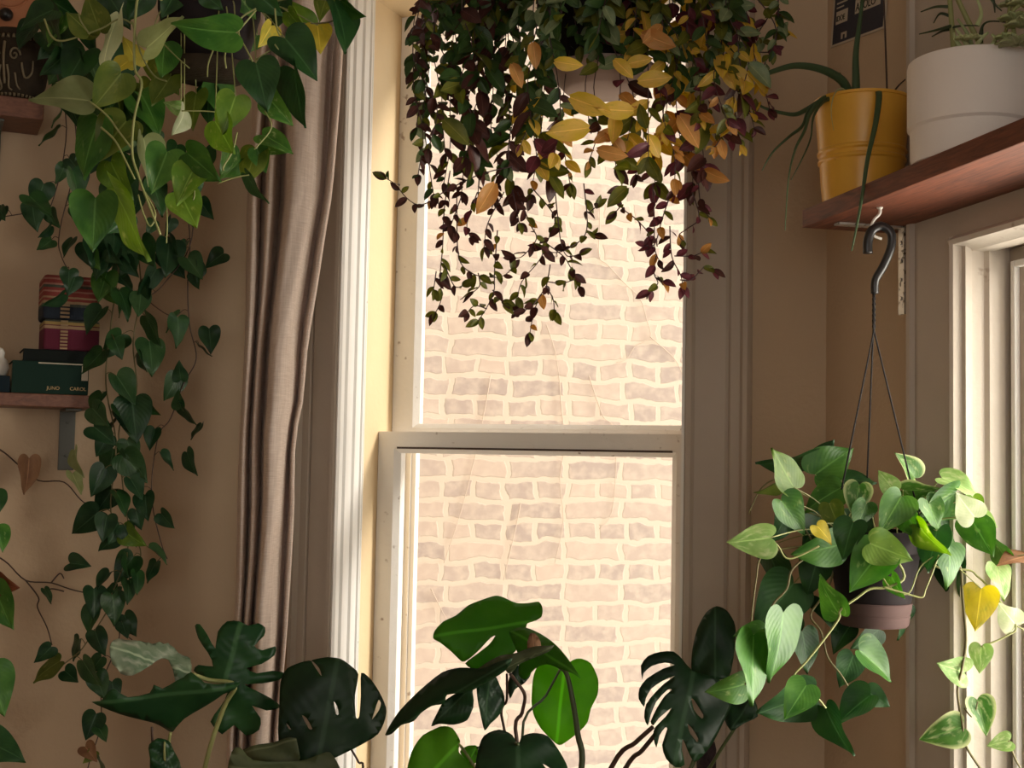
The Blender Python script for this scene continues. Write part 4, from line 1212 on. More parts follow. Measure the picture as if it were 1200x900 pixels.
# woven striped box
def stripes(name, stops):
    m, nt, bs = base_mat(name)
    tc = nd(nt, 'ShaderNodeTexCoord'); sx = nd(nt, 'ShaderNodeSeparateXYZ')
    n = nd(nt, 'ShaderNodeTexNoise'); n.inputs['Scale'].default_value = 60; n.inputs['Detail'].default_value = 3
    nt.links.new(tc.outputs['Object'], n.inputs['Vector'])
    ms = nd(nt, 'ShaderNodeMath', operation='MULTIPLY_ADD'); ms.inputs[1].default_value = .02
    nt.links.new(tc.outputs['Generated'], sx.inputs[0]); nt.links.new(n.outputs['Fac'], ms.inputs[0]); nt.links.new(sx.outputs['Z'], ms.inputs[2])
    cr = nd(nt, 'ShaderNodeValToRGB'); cr.color_ramp.interpolation = 'CONSTANT'
    els = cr.color_ramp.elements
    els[0].position = 0; els[0].color = (*stops[0][1], 1)
    els[1].position = stops[1][0]; els[1].color = (*stops[1][1], 1)
    for p, c in stops[2:]:
        e = els.new(p); e.color = (*c, 1)
    nt.links.new(ms.outputs[0], cr.inputs['Fac']); nt.links.new(cr.outputs['Color'], bs.inputs['Base Color']); bs.inputs['Roughness'].default_value = .95
    wv = nd(nt, 'ShaderNodeTexWave'); wv.inputs['Scale'].default_value = 120
    nt.links.new(tc.outputs['Object'], wv.inputs['Vector'])
    bp = nd(nt, 'ShaderNodeBump'); bp.inputs['Strength'].default_value = .3; bp.inputs['Distance'].default_value = .002
    nt.links.new(wv.outputs['Fac'], bp.inputs['Height']); nt.links.new(bp.outputs['Normal'], bs.inputs['Normal'])
    return m
red, pink, tan, blu, grn, mag, yel = (.20, .032, .025), (.30, .14, .10), (.30, .20, .11), (.008, .014, .024), (.05, .055, .038), (.095, .008, .024), (.27, .18, .06)
MAT['wv_low'] = stripes('woven_magenta', [(0, mag), (.62, (.10, .01, .03)), (.70, tan), (.80, mag), (.83, yel), (.93, grn)])
MAT['wv_top'] = stripes('woven_stripes', [(0, blu), (.30, grn), (.36, tan), (.42, red), (.48, tan), (.52, red), (.62, pink), (.66, red), (.72, grn), (.78, pink), (.82, red), (.90, pink), (.94, red)])
zb0 = zsh + thA + thB + .001
sa, _ = FL.hit(51, 390, -.15); sb_, _ = FL.hit(117, 390, -.15)
_, zm = FL.hit(80, 375, -.15); _, zt_ = FL.hit(80, 323, -.15)
WB = thing('woven_box', FL.p((sa + sb_) / 2, -.09, zb0), 'red and magenta striped woven textile box standing on the book stack', 'box')
b = MB(); b.box(FL, sa, sb_, -.15, -.03, zb0, zm); wbody = b.build('body', MAT['wv_low'], WB, bevel=.006)
b = MB(); b.box(FL, sa - .004, sb_ - .003, -.152, -.028, zm + .0005, zt_); b.build('lid', MAT['wv_top'], WB, bevel=.008)
b = MB()
sx = sa + (sb_ - sa) * .36
for q in range(9):
    zz = zb0 + (zm - zb0) * (q + .2) / 9
    b.box(FL, sx - .008, sx + .008, -.1535, -.150, zz, zz + (zm - zb0) / 16)
for q in range(4):
    zz = zm + .004 + q * .009
    b.box(FL, sx - .010, sx + .010, -.1548, -.1515, zz, zz + .005)
b.build('embroidered_band', simple('straw_embroidery', tan, .9), wbody)

# little white bird-like ornament at the very left
oz = zsh + thA * .5 + .001
so, _ = FL.hit(0, 410, -.10)
ON = thing('ornament', FL.p(so, -.10, oz), 'small white glazed ornament at the left edge of the book shelf', 'ornament')
b = MB(); b.lathe(FL.p(so, -.10, oz), [(.014, 0), (.018, .006), (.022, .02), (.018, .036), (.010, .044), (.011, .055), (.007, .064), (.001, .067)], 20)
autosmooth(b.build('body', MAT['hookwhite'], ON), 60)

# carved planter with trailing heartleaf philodendron on the top shelf
cs, _ = FL.hit(18, 100, -.085)
cp = FL.p(cs, -.085, zt1 + .0005)
HP = thing('trailing_philodendron', cp, 'dark heart-leaf vine trailing down the left wall from a carved bronze planter', 'trailing plant')
cr_ = .073
ch = W(20, 30, cp.y - cr_).z - cp.z
b = MB(); b.lathe(cp, [(cr_ * .62, 0), (cr_ * .68, .006), (cr_ * .92, ch * .3), (cr_, ch * .55), (cr_ * .94, ch * .82), (cr_ * .86, ch * .92), (cr_ * .90, ch), (cr_ * .8, ch), (cr_ * .78, ch * .85)], 44)
plnt = autosmooth(b.build('planter', MAT['bronze'], HP), 40)
b = MB(); b.lathe(cp, [(cr_ * .8, ch * .84), (.004, ch * .88)], 24); b.build('soil', MAT['soil'], HP, smooth=True)
rel = MB()
def on_pot(a, z, e=.002):
    # surface point of the planter
    pr_ = [(0, .62), (.3, .92), (.55, 1), (.82, .94), (.92, .86), (1, .9)]
    rr_ = interp(pr_, z) * cr_ + e
    th = R(-90 + a)
    return cp + Vector((rr_ * math.cos(th), rr_ * math.sin(th), z * ch))
for sgn in (-1, 1):
    rel.tube([on_pot(sgn * 18 + 10 * math.cos(q * .45) * (1 - q / 22), .60 + .11 * math.sin(q * .45) * (1 - q / 22)) for q in range(21)], .0026, .0016, 6)
    rel.tube(smoothline([on_pot(sgn * 6, .45), on_pot(sgn * 9, .3), on_pot(sgn * 8, .16), on_pot(sgn * 15, .12)], 5), .0028, .002, 6)
    rel.tube(smoothline([on_pot(sgn * 30, .5), on_pot(sgn * 38, .3), on_pot(sgn * 50, .38), on_pot(sgn * 50, .55)], 5), .0028, .002, 6)
    rel.tube(smoothline([on_pot(sgn * 20, .35), on_pot(sgn * 24, .2), on_pot(sgn * 32, .14)], 5), .0025, .002, 6)
rel.tube(smoothline([on_pot(0, .78), on_pot(0, .55), on_pot(0, .2)], 5), .0035, .003, 6)
for a in range(-85, 90, 10):
    rel.tube([on_pot(a, .85), on_pot(a, .90)], .004, .003, 6)
    rel.tube([on_pot(a + 5, .05), on_pot(a + 5, .09)], .003, .003, 6)
rel.build('relief', MAT['bronzehi'], plnt, smooth=True)
# clay plate hung on the wall above the planter
ps, pzc = FL.hit(10, -14, -.01)
CPT = thing('clay_plate', FL.p(ps, -.008, pzc), 'orange clay wall plate with a dark centre boss above the carved planter, top left corner', 'plate')
def wall_disc(mb, prof, n=40):
    P = []
    for r, h in prof:
        for k in range(n):
            an = 2 * math.pi * k / n
            P.append(FL.p(ps + r * math.cos(an), -.001 - h, pzc + r * math.sin(an)))
    F = [(i * n + k, i * n + (k + 1) % n, (i + 1) * n + (k + 1) % n, (i + 1) * n + k) for i in range(len(prof) - 1) for k in range(n)]
    F += [tuple(range(n - 1, -1, -1)), tuple((len(prof) - 1) * n + k for k in range(n))]
    mb.add(P, F)
b = MB(); wall_disc(b, [(.06, 0), (.10, .004), (.112, .014), (.108, .017), (.085, .008), (.05, .007), (.046, .011), (.042, .007), (.03, .007)]); autosmooth(b.build('plate_body', MAT['terracotta'], CPT), 40)
pzc2 = pzc; psc = ps
ps, pzc = FL.hit(7, 17, -.01)
b = MB(); wall_disc(b, [(.016, .004), (.016, .012), (.012, .02), (.003, .024)], 20); autosmooth(b.build('boss', MAT['black'], CPT), 60)

def vines(root, paths, matfn, yfn, step, size, mats, stem='stemdark', r=.0016, limit=None, big=None):
    """each path one vine mesh; heart leaves hang along it on short stalks"""
    cnt = 0
    for pth in paths:
        pts = smoothline([W(x, y, yfn(x, y)) for x, y in pth], 6)
        b = MB(); b.tube(pts, r, r * .8, 6)
        acc = rnd(0, step); L = 0; side = random.choice((-1, 1))
        for p, q in zip(pts, pts[1:]):
            L += (q - p).length
            if L > acc:
                acc += step * rnd(.7, 1.35)
                side = -side
                d = Vector((side * rnd(.2, 1.0), rnd(-.75, .15), rnd(-.35, .45))).normalized()
                sz = rnd(*size)
                base = q + d * rnd(.012, .03)
                dn = Vector((d.x * rnd(.2, .9), d.y * .4, -rnd(.5, 1.1))).normalized()
                b.tube(smoothline([q, q + d * .01 + Vector((0, 0, .006)), base], 3), r * .6, r * .5, 5)
                nr = Vector((rnd(-.7, .7), -1, rnd(-.1, .8))).normalized()
                add_leaf(root, base, base + dn * sz, random.choice(mats), rnd(.45, .86), nrm=nr)
                cnt += 1
        b.build('vine', MAT[stem], root, smooth=True)
    return cnt

def wally(off):
    def f(x, y):
        s, z = FL.hit(x, y, -off)
        return FL.p(s, -off, z).y
    return f
vt = wally(.20)
HPATHS = [
    [(40, 25), (85, 60), (118, 130), (138, 200), (140, 300), (130, 380), (124, 450), (136, 520), (130, 600), (150, 640), (130, 700), (128, 712), (100, 755), (88, 768), (70, 782)],
    [(40, 28), (100, 80), (140, 170), (150, 230), (165, 330), (156, 400), (160, 460), (140, 500), (143, 560), (150, 610), (165, 650), (148, 690)],
    [(60, 40), (150, 120), (205, 200), (222, 270), (220, 330), (222, 380), (230, 420), (215, 450), (200, 490), (186, 510), (178, 560), (180, 600), (190, 640), (196, 655)],
    [(228, 230), (222, 290), (190, 335), (174, 350), (190, 365), (200, 370)],
    [(60, 60), (78, 150), (60, 240), (40, 248), (-10, 256)],
    [(70, 60), (90, 170), (70, 270), (72, 300), (85, 325)],
    [(130, 700), (140, 745), (120, 800), (118, 850), (105, 892), (100, 915)],
    [(128, 712), (145, 740), (155, 750)],
]
n1 = vines(HP, HPATHS[:2], None, vt, .044, (.045, .085), ['philo', 'philo', 'philo', 'philo2', 'philo2', 'dark'], 'stem', .0018)
n2 = vines(HP, HPATHS[2:], None, vt, .075, (.04, .07), ['philo', 'philo', 'philo2'], 'stemdark', .0015)
for q in [(262, 297, 240, 312, .8, 'philo'), (232, 305, 236, 330, .4, 'philo'), (208, 372, 213, 405, .6, 'philo2'), (245, 385, 248, 412, .85, 'philo'), (212, 445, 208, 424, .8, 'philo'), (212, 478, 208, 456, .6, 'philo2'), (236, 497, 224, 516, .3, 'philo'), (219, 530, 228, 558, .5, 'philo'),
          (198, 285, 195, 325, .8, 'philo'), (175, 400, 180, 440, .8, 'philo2'), (165, 345, 162, 372, .9, 'philo2'), (110, 500, 135, 520, .85, 'philo'), (108, 478, 128, 500, .8, 'philo2'), (155, 470, 160, 520, .9, 'philo'), (160, 545, 168, 560, .8, 'philo2'), (170, 580, 172, 610, .8, 'philo'),
          (125, 605, 120, 635, .9, 'philo'), (82, 660, 105, 662, .8, 'philo'), (110, 690, 112, 725, .8, 'philo'), (145, 622, 168, 640, .8, 'lime'), (150, 680, 152, 708, .6, 'philo2'), (60, 758, 42, 778, .8, 'philo'), (70, 775, 35, 795, .6, 'olive'), (76, 786, 92, 800, .9, 'philo'),
          (112, 790, 122, 818, .9, 'philo2'), (115, 852, 125, 868, .8, 'philo2'), (110, 880, 98, 895, .8, 'olive'), (100, 875, 113, 892, .9, 'brown'), (38, 238, 40, 268, .8, 'philo'), (60, 265, 48, 280, .5, 'philo'), (85, 280, 72, 300, .4, 'philo'), (0, 246, 5, 258, .8, 'philo'),
          (125, 320, 115, 355, .8, 'green'), (88, 325, 80, 345, .9, 'philo'), (75, 345, 52, 362, .5, 'philo'), (100, 285, 105, 312, .8, 'philo'), (130, 290, 125, 320, .8, 'philo'), (88, 528, 92, 560, .3, 'sage'), (85, 555, 95, 580, .5, 'sage')]:
    add_leaf(HP, W(q[0], q[1], vt(q[0], q[1]) - .01), W(q[2], q[3], vt(q[0], q[1]) - .03), q[5], q[4])

for _ in range(26):
    x, y = rnd(85, 205), rnd(205, 345)
    yy = vt(x, y) - rnd(-.03, .05)
    add_leaf(HP, W(x, y, yy), W(x + rnd(-22, 22), y + rnd(14, 38), yy - .01), random.choice(['philo', 'philo', 'philo2', 'green']), rnd(.4, .9))
# edge plant at the far left
EY = 2.55
ep = Vector((W(-70, 900, EY).x, EY, 0))
EP = floor_pot('climbing_pothos', ep, .14, .3, 'pothos at the far left sending thin brown vines across the plaster wall', 'climbing plant', MAT['mauve'])
b = MB(); b.tube(smoothline([ep + Vector((0, 0, .27)), ep + Vector((.02, 0, .8)), W(-60, 700, EY), W(-70, 520, EY)], 6), .006, .004, 8); b.build('stem', MAT['stem'], EP, smooth=True)
for q in [(-6, 690, 13, 738, .75, 'green'), (-12, 783, 5, 839, .95, 'green'), (-18, 868, 27, 886, .8, 'dark'), (-8, 682, 20, 690, .8, 'rust'), (-4, 618, 6, 645, .6, 'green'), (-5, 575, 3, 598, .5, 'dark'), (-50, 720, -20, 760, .8, 'green'), (-60, 640, -30, 690, .8, 'dark')]:
    add_leaf(EP, W(q[0], q[1], EY), W(q[2], q[3], EY - .02), q[5], q[4])
b = MB()
for q in [(-6, 690), (-12, 783), (-18, 868), (-8, 682), (-4, 618), (-5, 575), (-50, 720), (-60, 640)]:
    petiole(b, W(-64, q[1] + 25, EY), W(q[0], q[1], EY), .0016)
b.build('leaf_stalk', MAT['stem'], EP, smooth=True)
vw = wally(.05)
def vmix(x, y):
    k = max(0, min(1, (x + 60) / 80))
    return EY * (1 - k) + vw(x, y) * k
for pth in ([(-66, 560), (-30, 515), (0, 527), (22, 545), (45, 563), (75, 565), (95, 586), (115, 600)], [(-64, 690), (-20, 650), (5, 657), (30, 680), (60, 683), (88, 692), (130, 700)], [(30, 680), (45, 700), (44, 712), (55, 735), (61, 756)], [(60, 683), (70, 672), (75, 678)],
            [(75, 693), (60, 690), (52, 695)]):
    b = MB(); b.tube(smoothline([W(x, y, vmix(x, y)) for x, y in pth], 5), .0019, .0014, 6)
    b.build('vine', MAT['stemdark'], EP, smooth=True)
add_leaf(EP, W(34, 537, vw(34, 540) - .03), W(32, 580, vw(34, 560) - .03), 'brown', .62, 0, label='withered brown leaf')
add_leaf(EP, W(52, 690, vw(52, 690) - .02), W(62, 707, vw(52, 700) - .02), 'philo2', .5, 0)

# ------------------------------------------------------------------ hanging pothos at the top left
GY = 2.3
gp = W(243, 92, GY)
GP = thing('hanging_pothos', gp, 'lush golden pothos in a dark hanging bowl at the top left, beside the curtain', 'hanging plant')
gk = GY / FPX
b = MB()
b.lathe(gp, [(40 * gk, .0), (46 * gk, .003), (54 * gk, .014), (55 * gk, .020), (52 * gk, .020), (44 * gk, .006)], 44); autosmooth(b.build('saucer', MAT['bronze'], GP), 40)
b = MB()
b.lathe(gp, [(38 * gk, .004), (42 * gk, .008), (58 * gk, .11), (60 * gk, .12), (60 * gk, .135), (55 * gk, .135), (54 * gk, .12)], 44); autosmooth(b.build('pot', MAT['blackpot'], GP), 40)
b = MB(); b.lathe(gp, [(54 * gk, .122), (.004, .128)], 30); b.build('soil', MAT['soil'], GP, smooth=True)
for a in (30, 150, 270):
    b = MB(); e = gp + Vector((57 * gk * math.cos(R(a)), 57 * gk * math.sin(R(a)), .133))
    b.tube([e, Vector((gp.x, gp.y, gp.z + .45)), Vector((gp.x, gp.y, CEIL - .02))], .0018, .0018, 6); b.build('hanger_wire', MAT['wire'], GP, smooth=True)
gtop = gp + Vector((0, 0, .125))
GD = [
    (104, 118, 33, 108, .62, 'sage', -.12), (142, 86, 108, 128, .95, 'olive', -.12), (116, 142, 88, 203, .62, 'green', -.08), (148, 142, 110, 186, .8, 'olive', -.07), (139, 19, 105, 83, .18, 'white', -.08), (104, 39, 78, 10, .8, 'olive', -.1), (118, 38, 100, -8, .8, 'olive', -.05),
    (160, 76, 147, 41, .75, 'yellow', -.06), (150, 72, 126, 88, .6, 'yellow', -.1), (196, 178, 178, 225, .95, 'mid', -.1), (220, 180, 260, 213, .75, 'green', -.12), (276, 113, 261, 157, .98, 'lime', -.15), (252, 142, 276, 181, .7, 'lime', -.13), (276, 38, 200, 34, .62, 'green', -.22),
    (172, 56, 216, 20, .5, 'sage', -.18), (193, 50, 188, 92, .75, 'green', -.12), (300, 74, 313, 128, .95, 'dark', -.15), (334, 45, 372, 90, .8, 'dark', -.12), (345, 82, 353, 150, .45, 'dark', -.12), (316, 116, 342, 146, .9, 'mid', -.08), (308, 158, 344, 176, .6, 'mid', -.06),
    (318, 30, 304, 56, .7, 'yellow', -.02), (372, 30, 376, 60, .85, 'yellow', -.02), (358, 34, 340, -4, .8, 'lime', .0), (338, 14, 358, 40, .6, 'lime', -.03), (392, 2, 413, 56, .5, 'dark', -.03), (300, -8, 330, 18, .9, 'dark', -.1), (280, -6, 298, 20, .9, 'mid', -.06), (62, 12, 22, 28, .6, 'dark', -.02),
    (170, -8, 150, 24, .9, 'dark', .02), (128, -4, 150, 30, .9, 'dark', .03), (185, 62, 210, 112, .8, 'olive', .02), (216, 130, 208, 158, .5, 'white', -.08), (212, 128, 192, 120, .9, 'pale', -.07), (212, 228, 231, 268, .85, 'lime', -.1), (134, 222, 178, 306, .3, 'lime', -.1), (112, 232, 108, 294, .85, 'green', -.12),
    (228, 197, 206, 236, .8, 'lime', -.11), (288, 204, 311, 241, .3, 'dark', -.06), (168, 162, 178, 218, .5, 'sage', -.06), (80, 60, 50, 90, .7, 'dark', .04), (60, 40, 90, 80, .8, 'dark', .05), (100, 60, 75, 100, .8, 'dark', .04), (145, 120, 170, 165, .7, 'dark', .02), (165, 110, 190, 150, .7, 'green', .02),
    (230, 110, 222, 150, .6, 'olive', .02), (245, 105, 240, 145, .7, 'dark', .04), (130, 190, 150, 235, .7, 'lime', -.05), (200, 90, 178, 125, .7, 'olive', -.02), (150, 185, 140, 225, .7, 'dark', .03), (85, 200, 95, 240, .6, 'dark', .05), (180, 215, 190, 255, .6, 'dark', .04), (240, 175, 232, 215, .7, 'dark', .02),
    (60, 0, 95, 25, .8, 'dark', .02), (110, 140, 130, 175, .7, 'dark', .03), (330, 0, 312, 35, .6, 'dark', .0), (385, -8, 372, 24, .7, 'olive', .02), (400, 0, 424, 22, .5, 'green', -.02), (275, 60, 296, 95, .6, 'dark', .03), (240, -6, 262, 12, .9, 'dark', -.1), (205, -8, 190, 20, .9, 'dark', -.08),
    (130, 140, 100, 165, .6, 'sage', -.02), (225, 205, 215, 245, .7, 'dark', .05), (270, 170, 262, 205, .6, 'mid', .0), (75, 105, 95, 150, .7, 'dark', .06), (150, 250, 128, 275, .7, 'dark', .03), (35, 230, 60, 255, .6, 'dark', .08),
]
def gor(bx, by, dd):
    if bx < 150 or by > 70 and (bx < 190 or bx > 300) or by > 150:
        return None
    a = math.atan2(-.5 + rnd(-.7, .5), (bx - 243) / 60)
    return gtop + Vector((50 * gk * math.cos(a), 50 * gk * math.sin(a), .002))
for _ in range(30):
    x, y = rnd(45, 330), rnd(-10, 190)
    if x < 90 and y > 120: continue
    GD.append((x, y, x + rnd(-28, 28), y + rnd(18, 46), rnd(.5, .95), random.choice(['dark', 'dark', 'green', 'olive', 'mid']), rnd(.0, .1)))
sm = pothos_leaves(GP, GD, GY, gor)
sm.build('leaf_stalk', MAT['stemlight'], GP, smooth=True)
for pth, dd, mt, r in [
    ([(190, 0), (165, -10), (158, 30), (158, 80), (166, 98), (157, 140), (155, 180), (162, 205), (170, 228), (188, 275)], -.14, 'stemlight', .0024),
    ([(104, 118), (125, 135), (140, 155), (155, 175)], -.13, 'stemlight', .0018), ([(118, 149), (135, 165), (148, 190), (158, 210)], -.13, 'stemlight', .0018),
    ([(52, 22), (60, 42), (72, 48), (95, 42), (120, 33), (140, 22), (155, 28)], -.1, 'stemlight', .0018), ([(190, 50), (205, 65), (222, 80)], -.13, 'stemlight', .0013), ([(250, 58), (244, 75), (243, 90)], -.15, 'stemlight', .0015),
    ([(300, 10), (282, 22), (280, 40), (290, 60), (296, 72)], -.16, 'stemlight', .0016), ([(300, 12), (275, 42), (264, 62), (265, 80)], -.16, 'stemlight', .0016), ([(322, 10), (325, 35), (332, 48)], -.12, 'stemlight', .0016),
    ([(278, 155), (272, 178), (262, 195), (262, 200)], -.14, 'stemlight', .0016), ([(212, 130), (235, 130), (252, 131)], -.1, 'stemlight', .0013), ([(300, 70), (320, 58), (328, 62), (322, 52)], -.14, 'stemlight', .0016),
    ([(340, 25), (360, 28), (385, 26), (395, 22)], -.02, 'stem', .0018), ([(220, 198), (228, 225), (224, 240)], -.1, 'stemlight', .0014), ([(255, 215), (275, 208), (292, 205)], -.08, 'stemlight', .0014), ([(310, 130), (318, 150), (298, 175)], -.1, 'stemlight', .0014),
    ([(170, 225), (182, 250), (176, 265), (168, 250), (162, 228)], -.12, 'stemlight', .0016), ([(195, 240), (196, 262), (195, 285)], -.1, 'stemlight', .0014), ([(105, 40), (95, 25), (92, 15)], -.11, 'stemlight', .0014), ([(155, 25), (165, 62), (180, 88), (195, 95)], -.1, 'stemlight', .0016),
]:
    b = MB(); b.tube(smoothline([W(x, y, GY + dd) for x, y in pth], 5), r, r * .85, 6)
    b.build('vine', MAT[mt], GP, smooth=True)

# ------------------------------------------------------------------ big hanging plant in front of the window
CY = 2.42
cpz = W(706, 108, CY)
ck = CY / FPX
CP = thing('hanging_vine', cpz, 'large purple, green and yellow trailing plant hanging in front of the centre window', 'hanging plant')
b = MB()
b.lathe(cpz, [(42 * ck, 0), (46 * ck, .003), (56 * ck, .020), (66 * ck, .036), (66 * ck, .042), (62 * ck, .042), (50 * ck, .012)], 48); autosmooth(b.build('saucer', MAT['pinksaucer'], CP), 40)
b = MB()
b.lathe(cpz, [(44 * ck, .006), (48 * ck, .012), (60 * ck, .14), (64 * ck, .145), (64 * ck, .165), (58 * ck, .165), (57 * ck, .15)], 48); autosmooth(b.build('pot', MAT['blackpot'], CP), 40)
b = MB(); b.lathe(cpz, [(57 * ck, .148), (.004, .156)], 30); b.build('soil', MAT['soil'], CP, smooth=True)
for a in (30, 150, 270):
    b = MB(); e = cpz + Vector((60 * ck * math.cos(R(a)), 60 * ck * math.sin(R(a)), .164))
    b.tube([e, Vector((cpz.x, cpz.y, cpz.z + .5)), Vector((cpz.x, cpz.y, CEIL - .02))], .0018, .0018, 6); b.build('hanger_wire', MAT['wire'], CP, smooth=True)
ctop = cpz + Vector((0, 0, .16))
CM = ['t_green', 't_sage', 't_olive', 't_yellow', 't_orange', 't_purple', 't_maroon_backlit']
fol = MB(); fol.open = True
def ccol(px, py):
    x = random.random()
    if px < 600:  # dark maroon on this side paints in the backlit silhouette
        if py < 90: tab = (('t_green', .5), ('t_maroon_backlit', .35), ('t_olive', .15))
        elif py < 230: tab = (('t_maroon_backlit', .55), ('t_green', .22), ('t_olive', .18), ('t_sage', .05))
        elif py < 290: tab = (('t_maroon_backlit', .65), ('t_olive', .25), ('t_orange', .04), ('t_purple', .06))
        else: tab = (('t_olive', .7), ('t_maroon_backlit', .3))
    elif px < 720 and py < 75: tab = (('t_green', .58), ('t_sage', .22), ('t_olive', .2))
    elif px < 720 and py < 150: tab = (('t_green', .32), ('t_sage', .16), ('t_olive', .25), ('t_yellow', .16), ('t_maroon_backlit', .11))
    elif py < 95: tab = (('t_olive', .30), ('t_yellow', .22), ('t_green', .22), ('t_sage', .14), ('t_purple', .12))
    elif py < 190: tab = (('t_yellow', .28), ('t_orange', .18), ('t_olive', .24), ('t_purple', .20), ('t_maroon_backlit', .10))
    elif px < 730: tab = (('t_maroon_backlit', .48), ('t_olive', .4), ('t_orange', .07), ('t_purple', .05))
    else: tab = (('t_purple', .55), ('t_maroon_backlit', .25), ('t_olive', .12), ('t_orange', .08))
    for m, w in tab:
        x -= w
        if x <= 0:
            return CM.index(m)
    return CM.index(tab[0][0])
def proj(p):
    q = p - CAM
    k = q.dot(fw)
    return 600 + FPX * q.dot(rt) / k, 450 - FPX * q.dot(up) / k
def fleaf(p, d, sz, mi):
    tip = p + d * sz
    x, y = proj(p)
    if 650 < x < 762 and 74 < y < 112 and p.y < CY + .05 and random.random() < .75:
        return
    nr = Vector((rnd(-.8, .8), -1, rnd(-.2, .9))).normalized()
    m = leaf_matrix(p, tip, nr, rnd(-.5, .5))
    vs, uvs, fs = random.choice(OVATE)
    fol.add([m @ Vector(v) for v in vs], fs, uvs, mi)
stems_done = []
def cstem(pts3, step, smin, smax, skip=0.0, r=.0013):
    sm_ = MB(); sm_.tube(pts3, r, r * .7, 5)
    L = 0; acc = step * rnd(0, 1); tot = sum((q - p).length for p, q in zip(pts3, pts3[1:]))
    side = 1
    for p, q in zip(pts3, pts3[1:]):
        L += (q - p).length
        while L > acc:
            acc += step * rnd(.7, 1.3)
            if L < tot * skip:
                continue
            side = -side
            ax = (q - p).normalized()
            lat = Vector((rnd(-1, 1), rnd(-1, .6), rnd(-.3, .3))); lat = (lat - ax * lat.dot(ax)).normalized()
            d = (lat * rnd(.7, 1.1) + ax * rnd(.2, .8) + Vector((0, 0, -.25))).normalized()
            x, y = proj(q)
            k = 1.0 if y < 200 else .82
            fleaf(q, d, rnd(smin, smax) * k, ccol(x, y))
    # leaf pair at the tip
    ax = (pts3[-1] - pts3[-2]).normalized()
    x, y = proj(pts3[-1])
    for _ in range(2):
        d = (ax + Vector((rnd(-.6, .6), rnd(-.5, .3), rnd(-.3, .3)))).normalized()
        fleaf(pts3[-1], d, rnd(smin, smax) * .85, ccol(x, y))
    return sm_
random.seed(5)
EDGE = [(486, 85), (484, 40), (488, 150), (490, 205), (497, 120), (502, 175), (508, 228), (905, 60), (912, 20), (902, 128), (884, 150), (868, 170), (893, 95), (856, 165)]
ENDS = [(505, 130), (520, 215), (541, 225), (560, 232), (580, 230), (600, 225), (622, 228), (645, 205), (668, 215), (690, 190), (722, 195), (745, 205), (768, 215), (790, 225), (812, 215), (826, 200), (840, 165), (852, 140), (868, 110),
        (545, 185), (522, 180), (540, 120), (570, 150), (610, 170), (650, 180), (690, 140), (735, 165), (780, 150), (820, 140), (850, 80), (880, 50), (595, 195), (560, 195), (630, 190), (800, 180), (760, 185),
        (530, 60), (560, 90), (600, 110), (635, 120), (680, 55), (740, 60), (795, 90), (830, 60), (870, 20), (520, 20), (560, 40), (610, 50), (655, 55), (700, 40), (750, 30), (800, 40), (840, 20),
        (580, 70), (515, 100), (590, 140), (622, 140), (810, 110), (775, 100), (655, 25), (610, 15), (700, 10), (770, 15), (820, 5), (575, 10), (540, 5)]
smb = []
for i, (x, y) in enumerate(EDGE + ENDS):
    edge = i < len(EDGE)
    dx = (x - 706)
    depth = CY + rnd(-.17, .13)
    if 620 < x < 790 and y < 200:
        depth = CY - rnd(.09, .19)
    if x > 815:
        depth = CY - rnd(.15, .24)
    a = math.atan2(depth - CY, dx * ck)
    st = ctop + Vector((50 * ck * math.cos(a), 50 * ck * math.sin(a), 0))
    xo = x + rnd(-14, 14)
    yo = min(y - 25, -28 + rnd(-20, 22) + abs(dx) * .05)
    P1 = W(706 + dx * .55, -52 + rnd(-18, 12), CY + (depth - CY) * .6)
    P2 = W(706 + (xo - 706) * .92, yo, depth)
    pts = [st, P1, P2]
    n = max(1, int((y - yo) / 42))
    for k in range(1, n + 1):
        pts.append(W(xo + (x - xo) * k / n + (rnd(-13, 13) if k < n else 0), yo + (y - yo) * k / n, depth + rnd(-.02, .02)))
    pts = smoothline(pts, 5)
    if edge:
        smb.append(cstem(pts, .019, .020, .036, .3))
    elif random.random() < .5:
        smb.append(cstem(pts, .0155, .022, .040, .12))
    else:
        smb.append(cstem(pts, .021, .036, .062, .2))
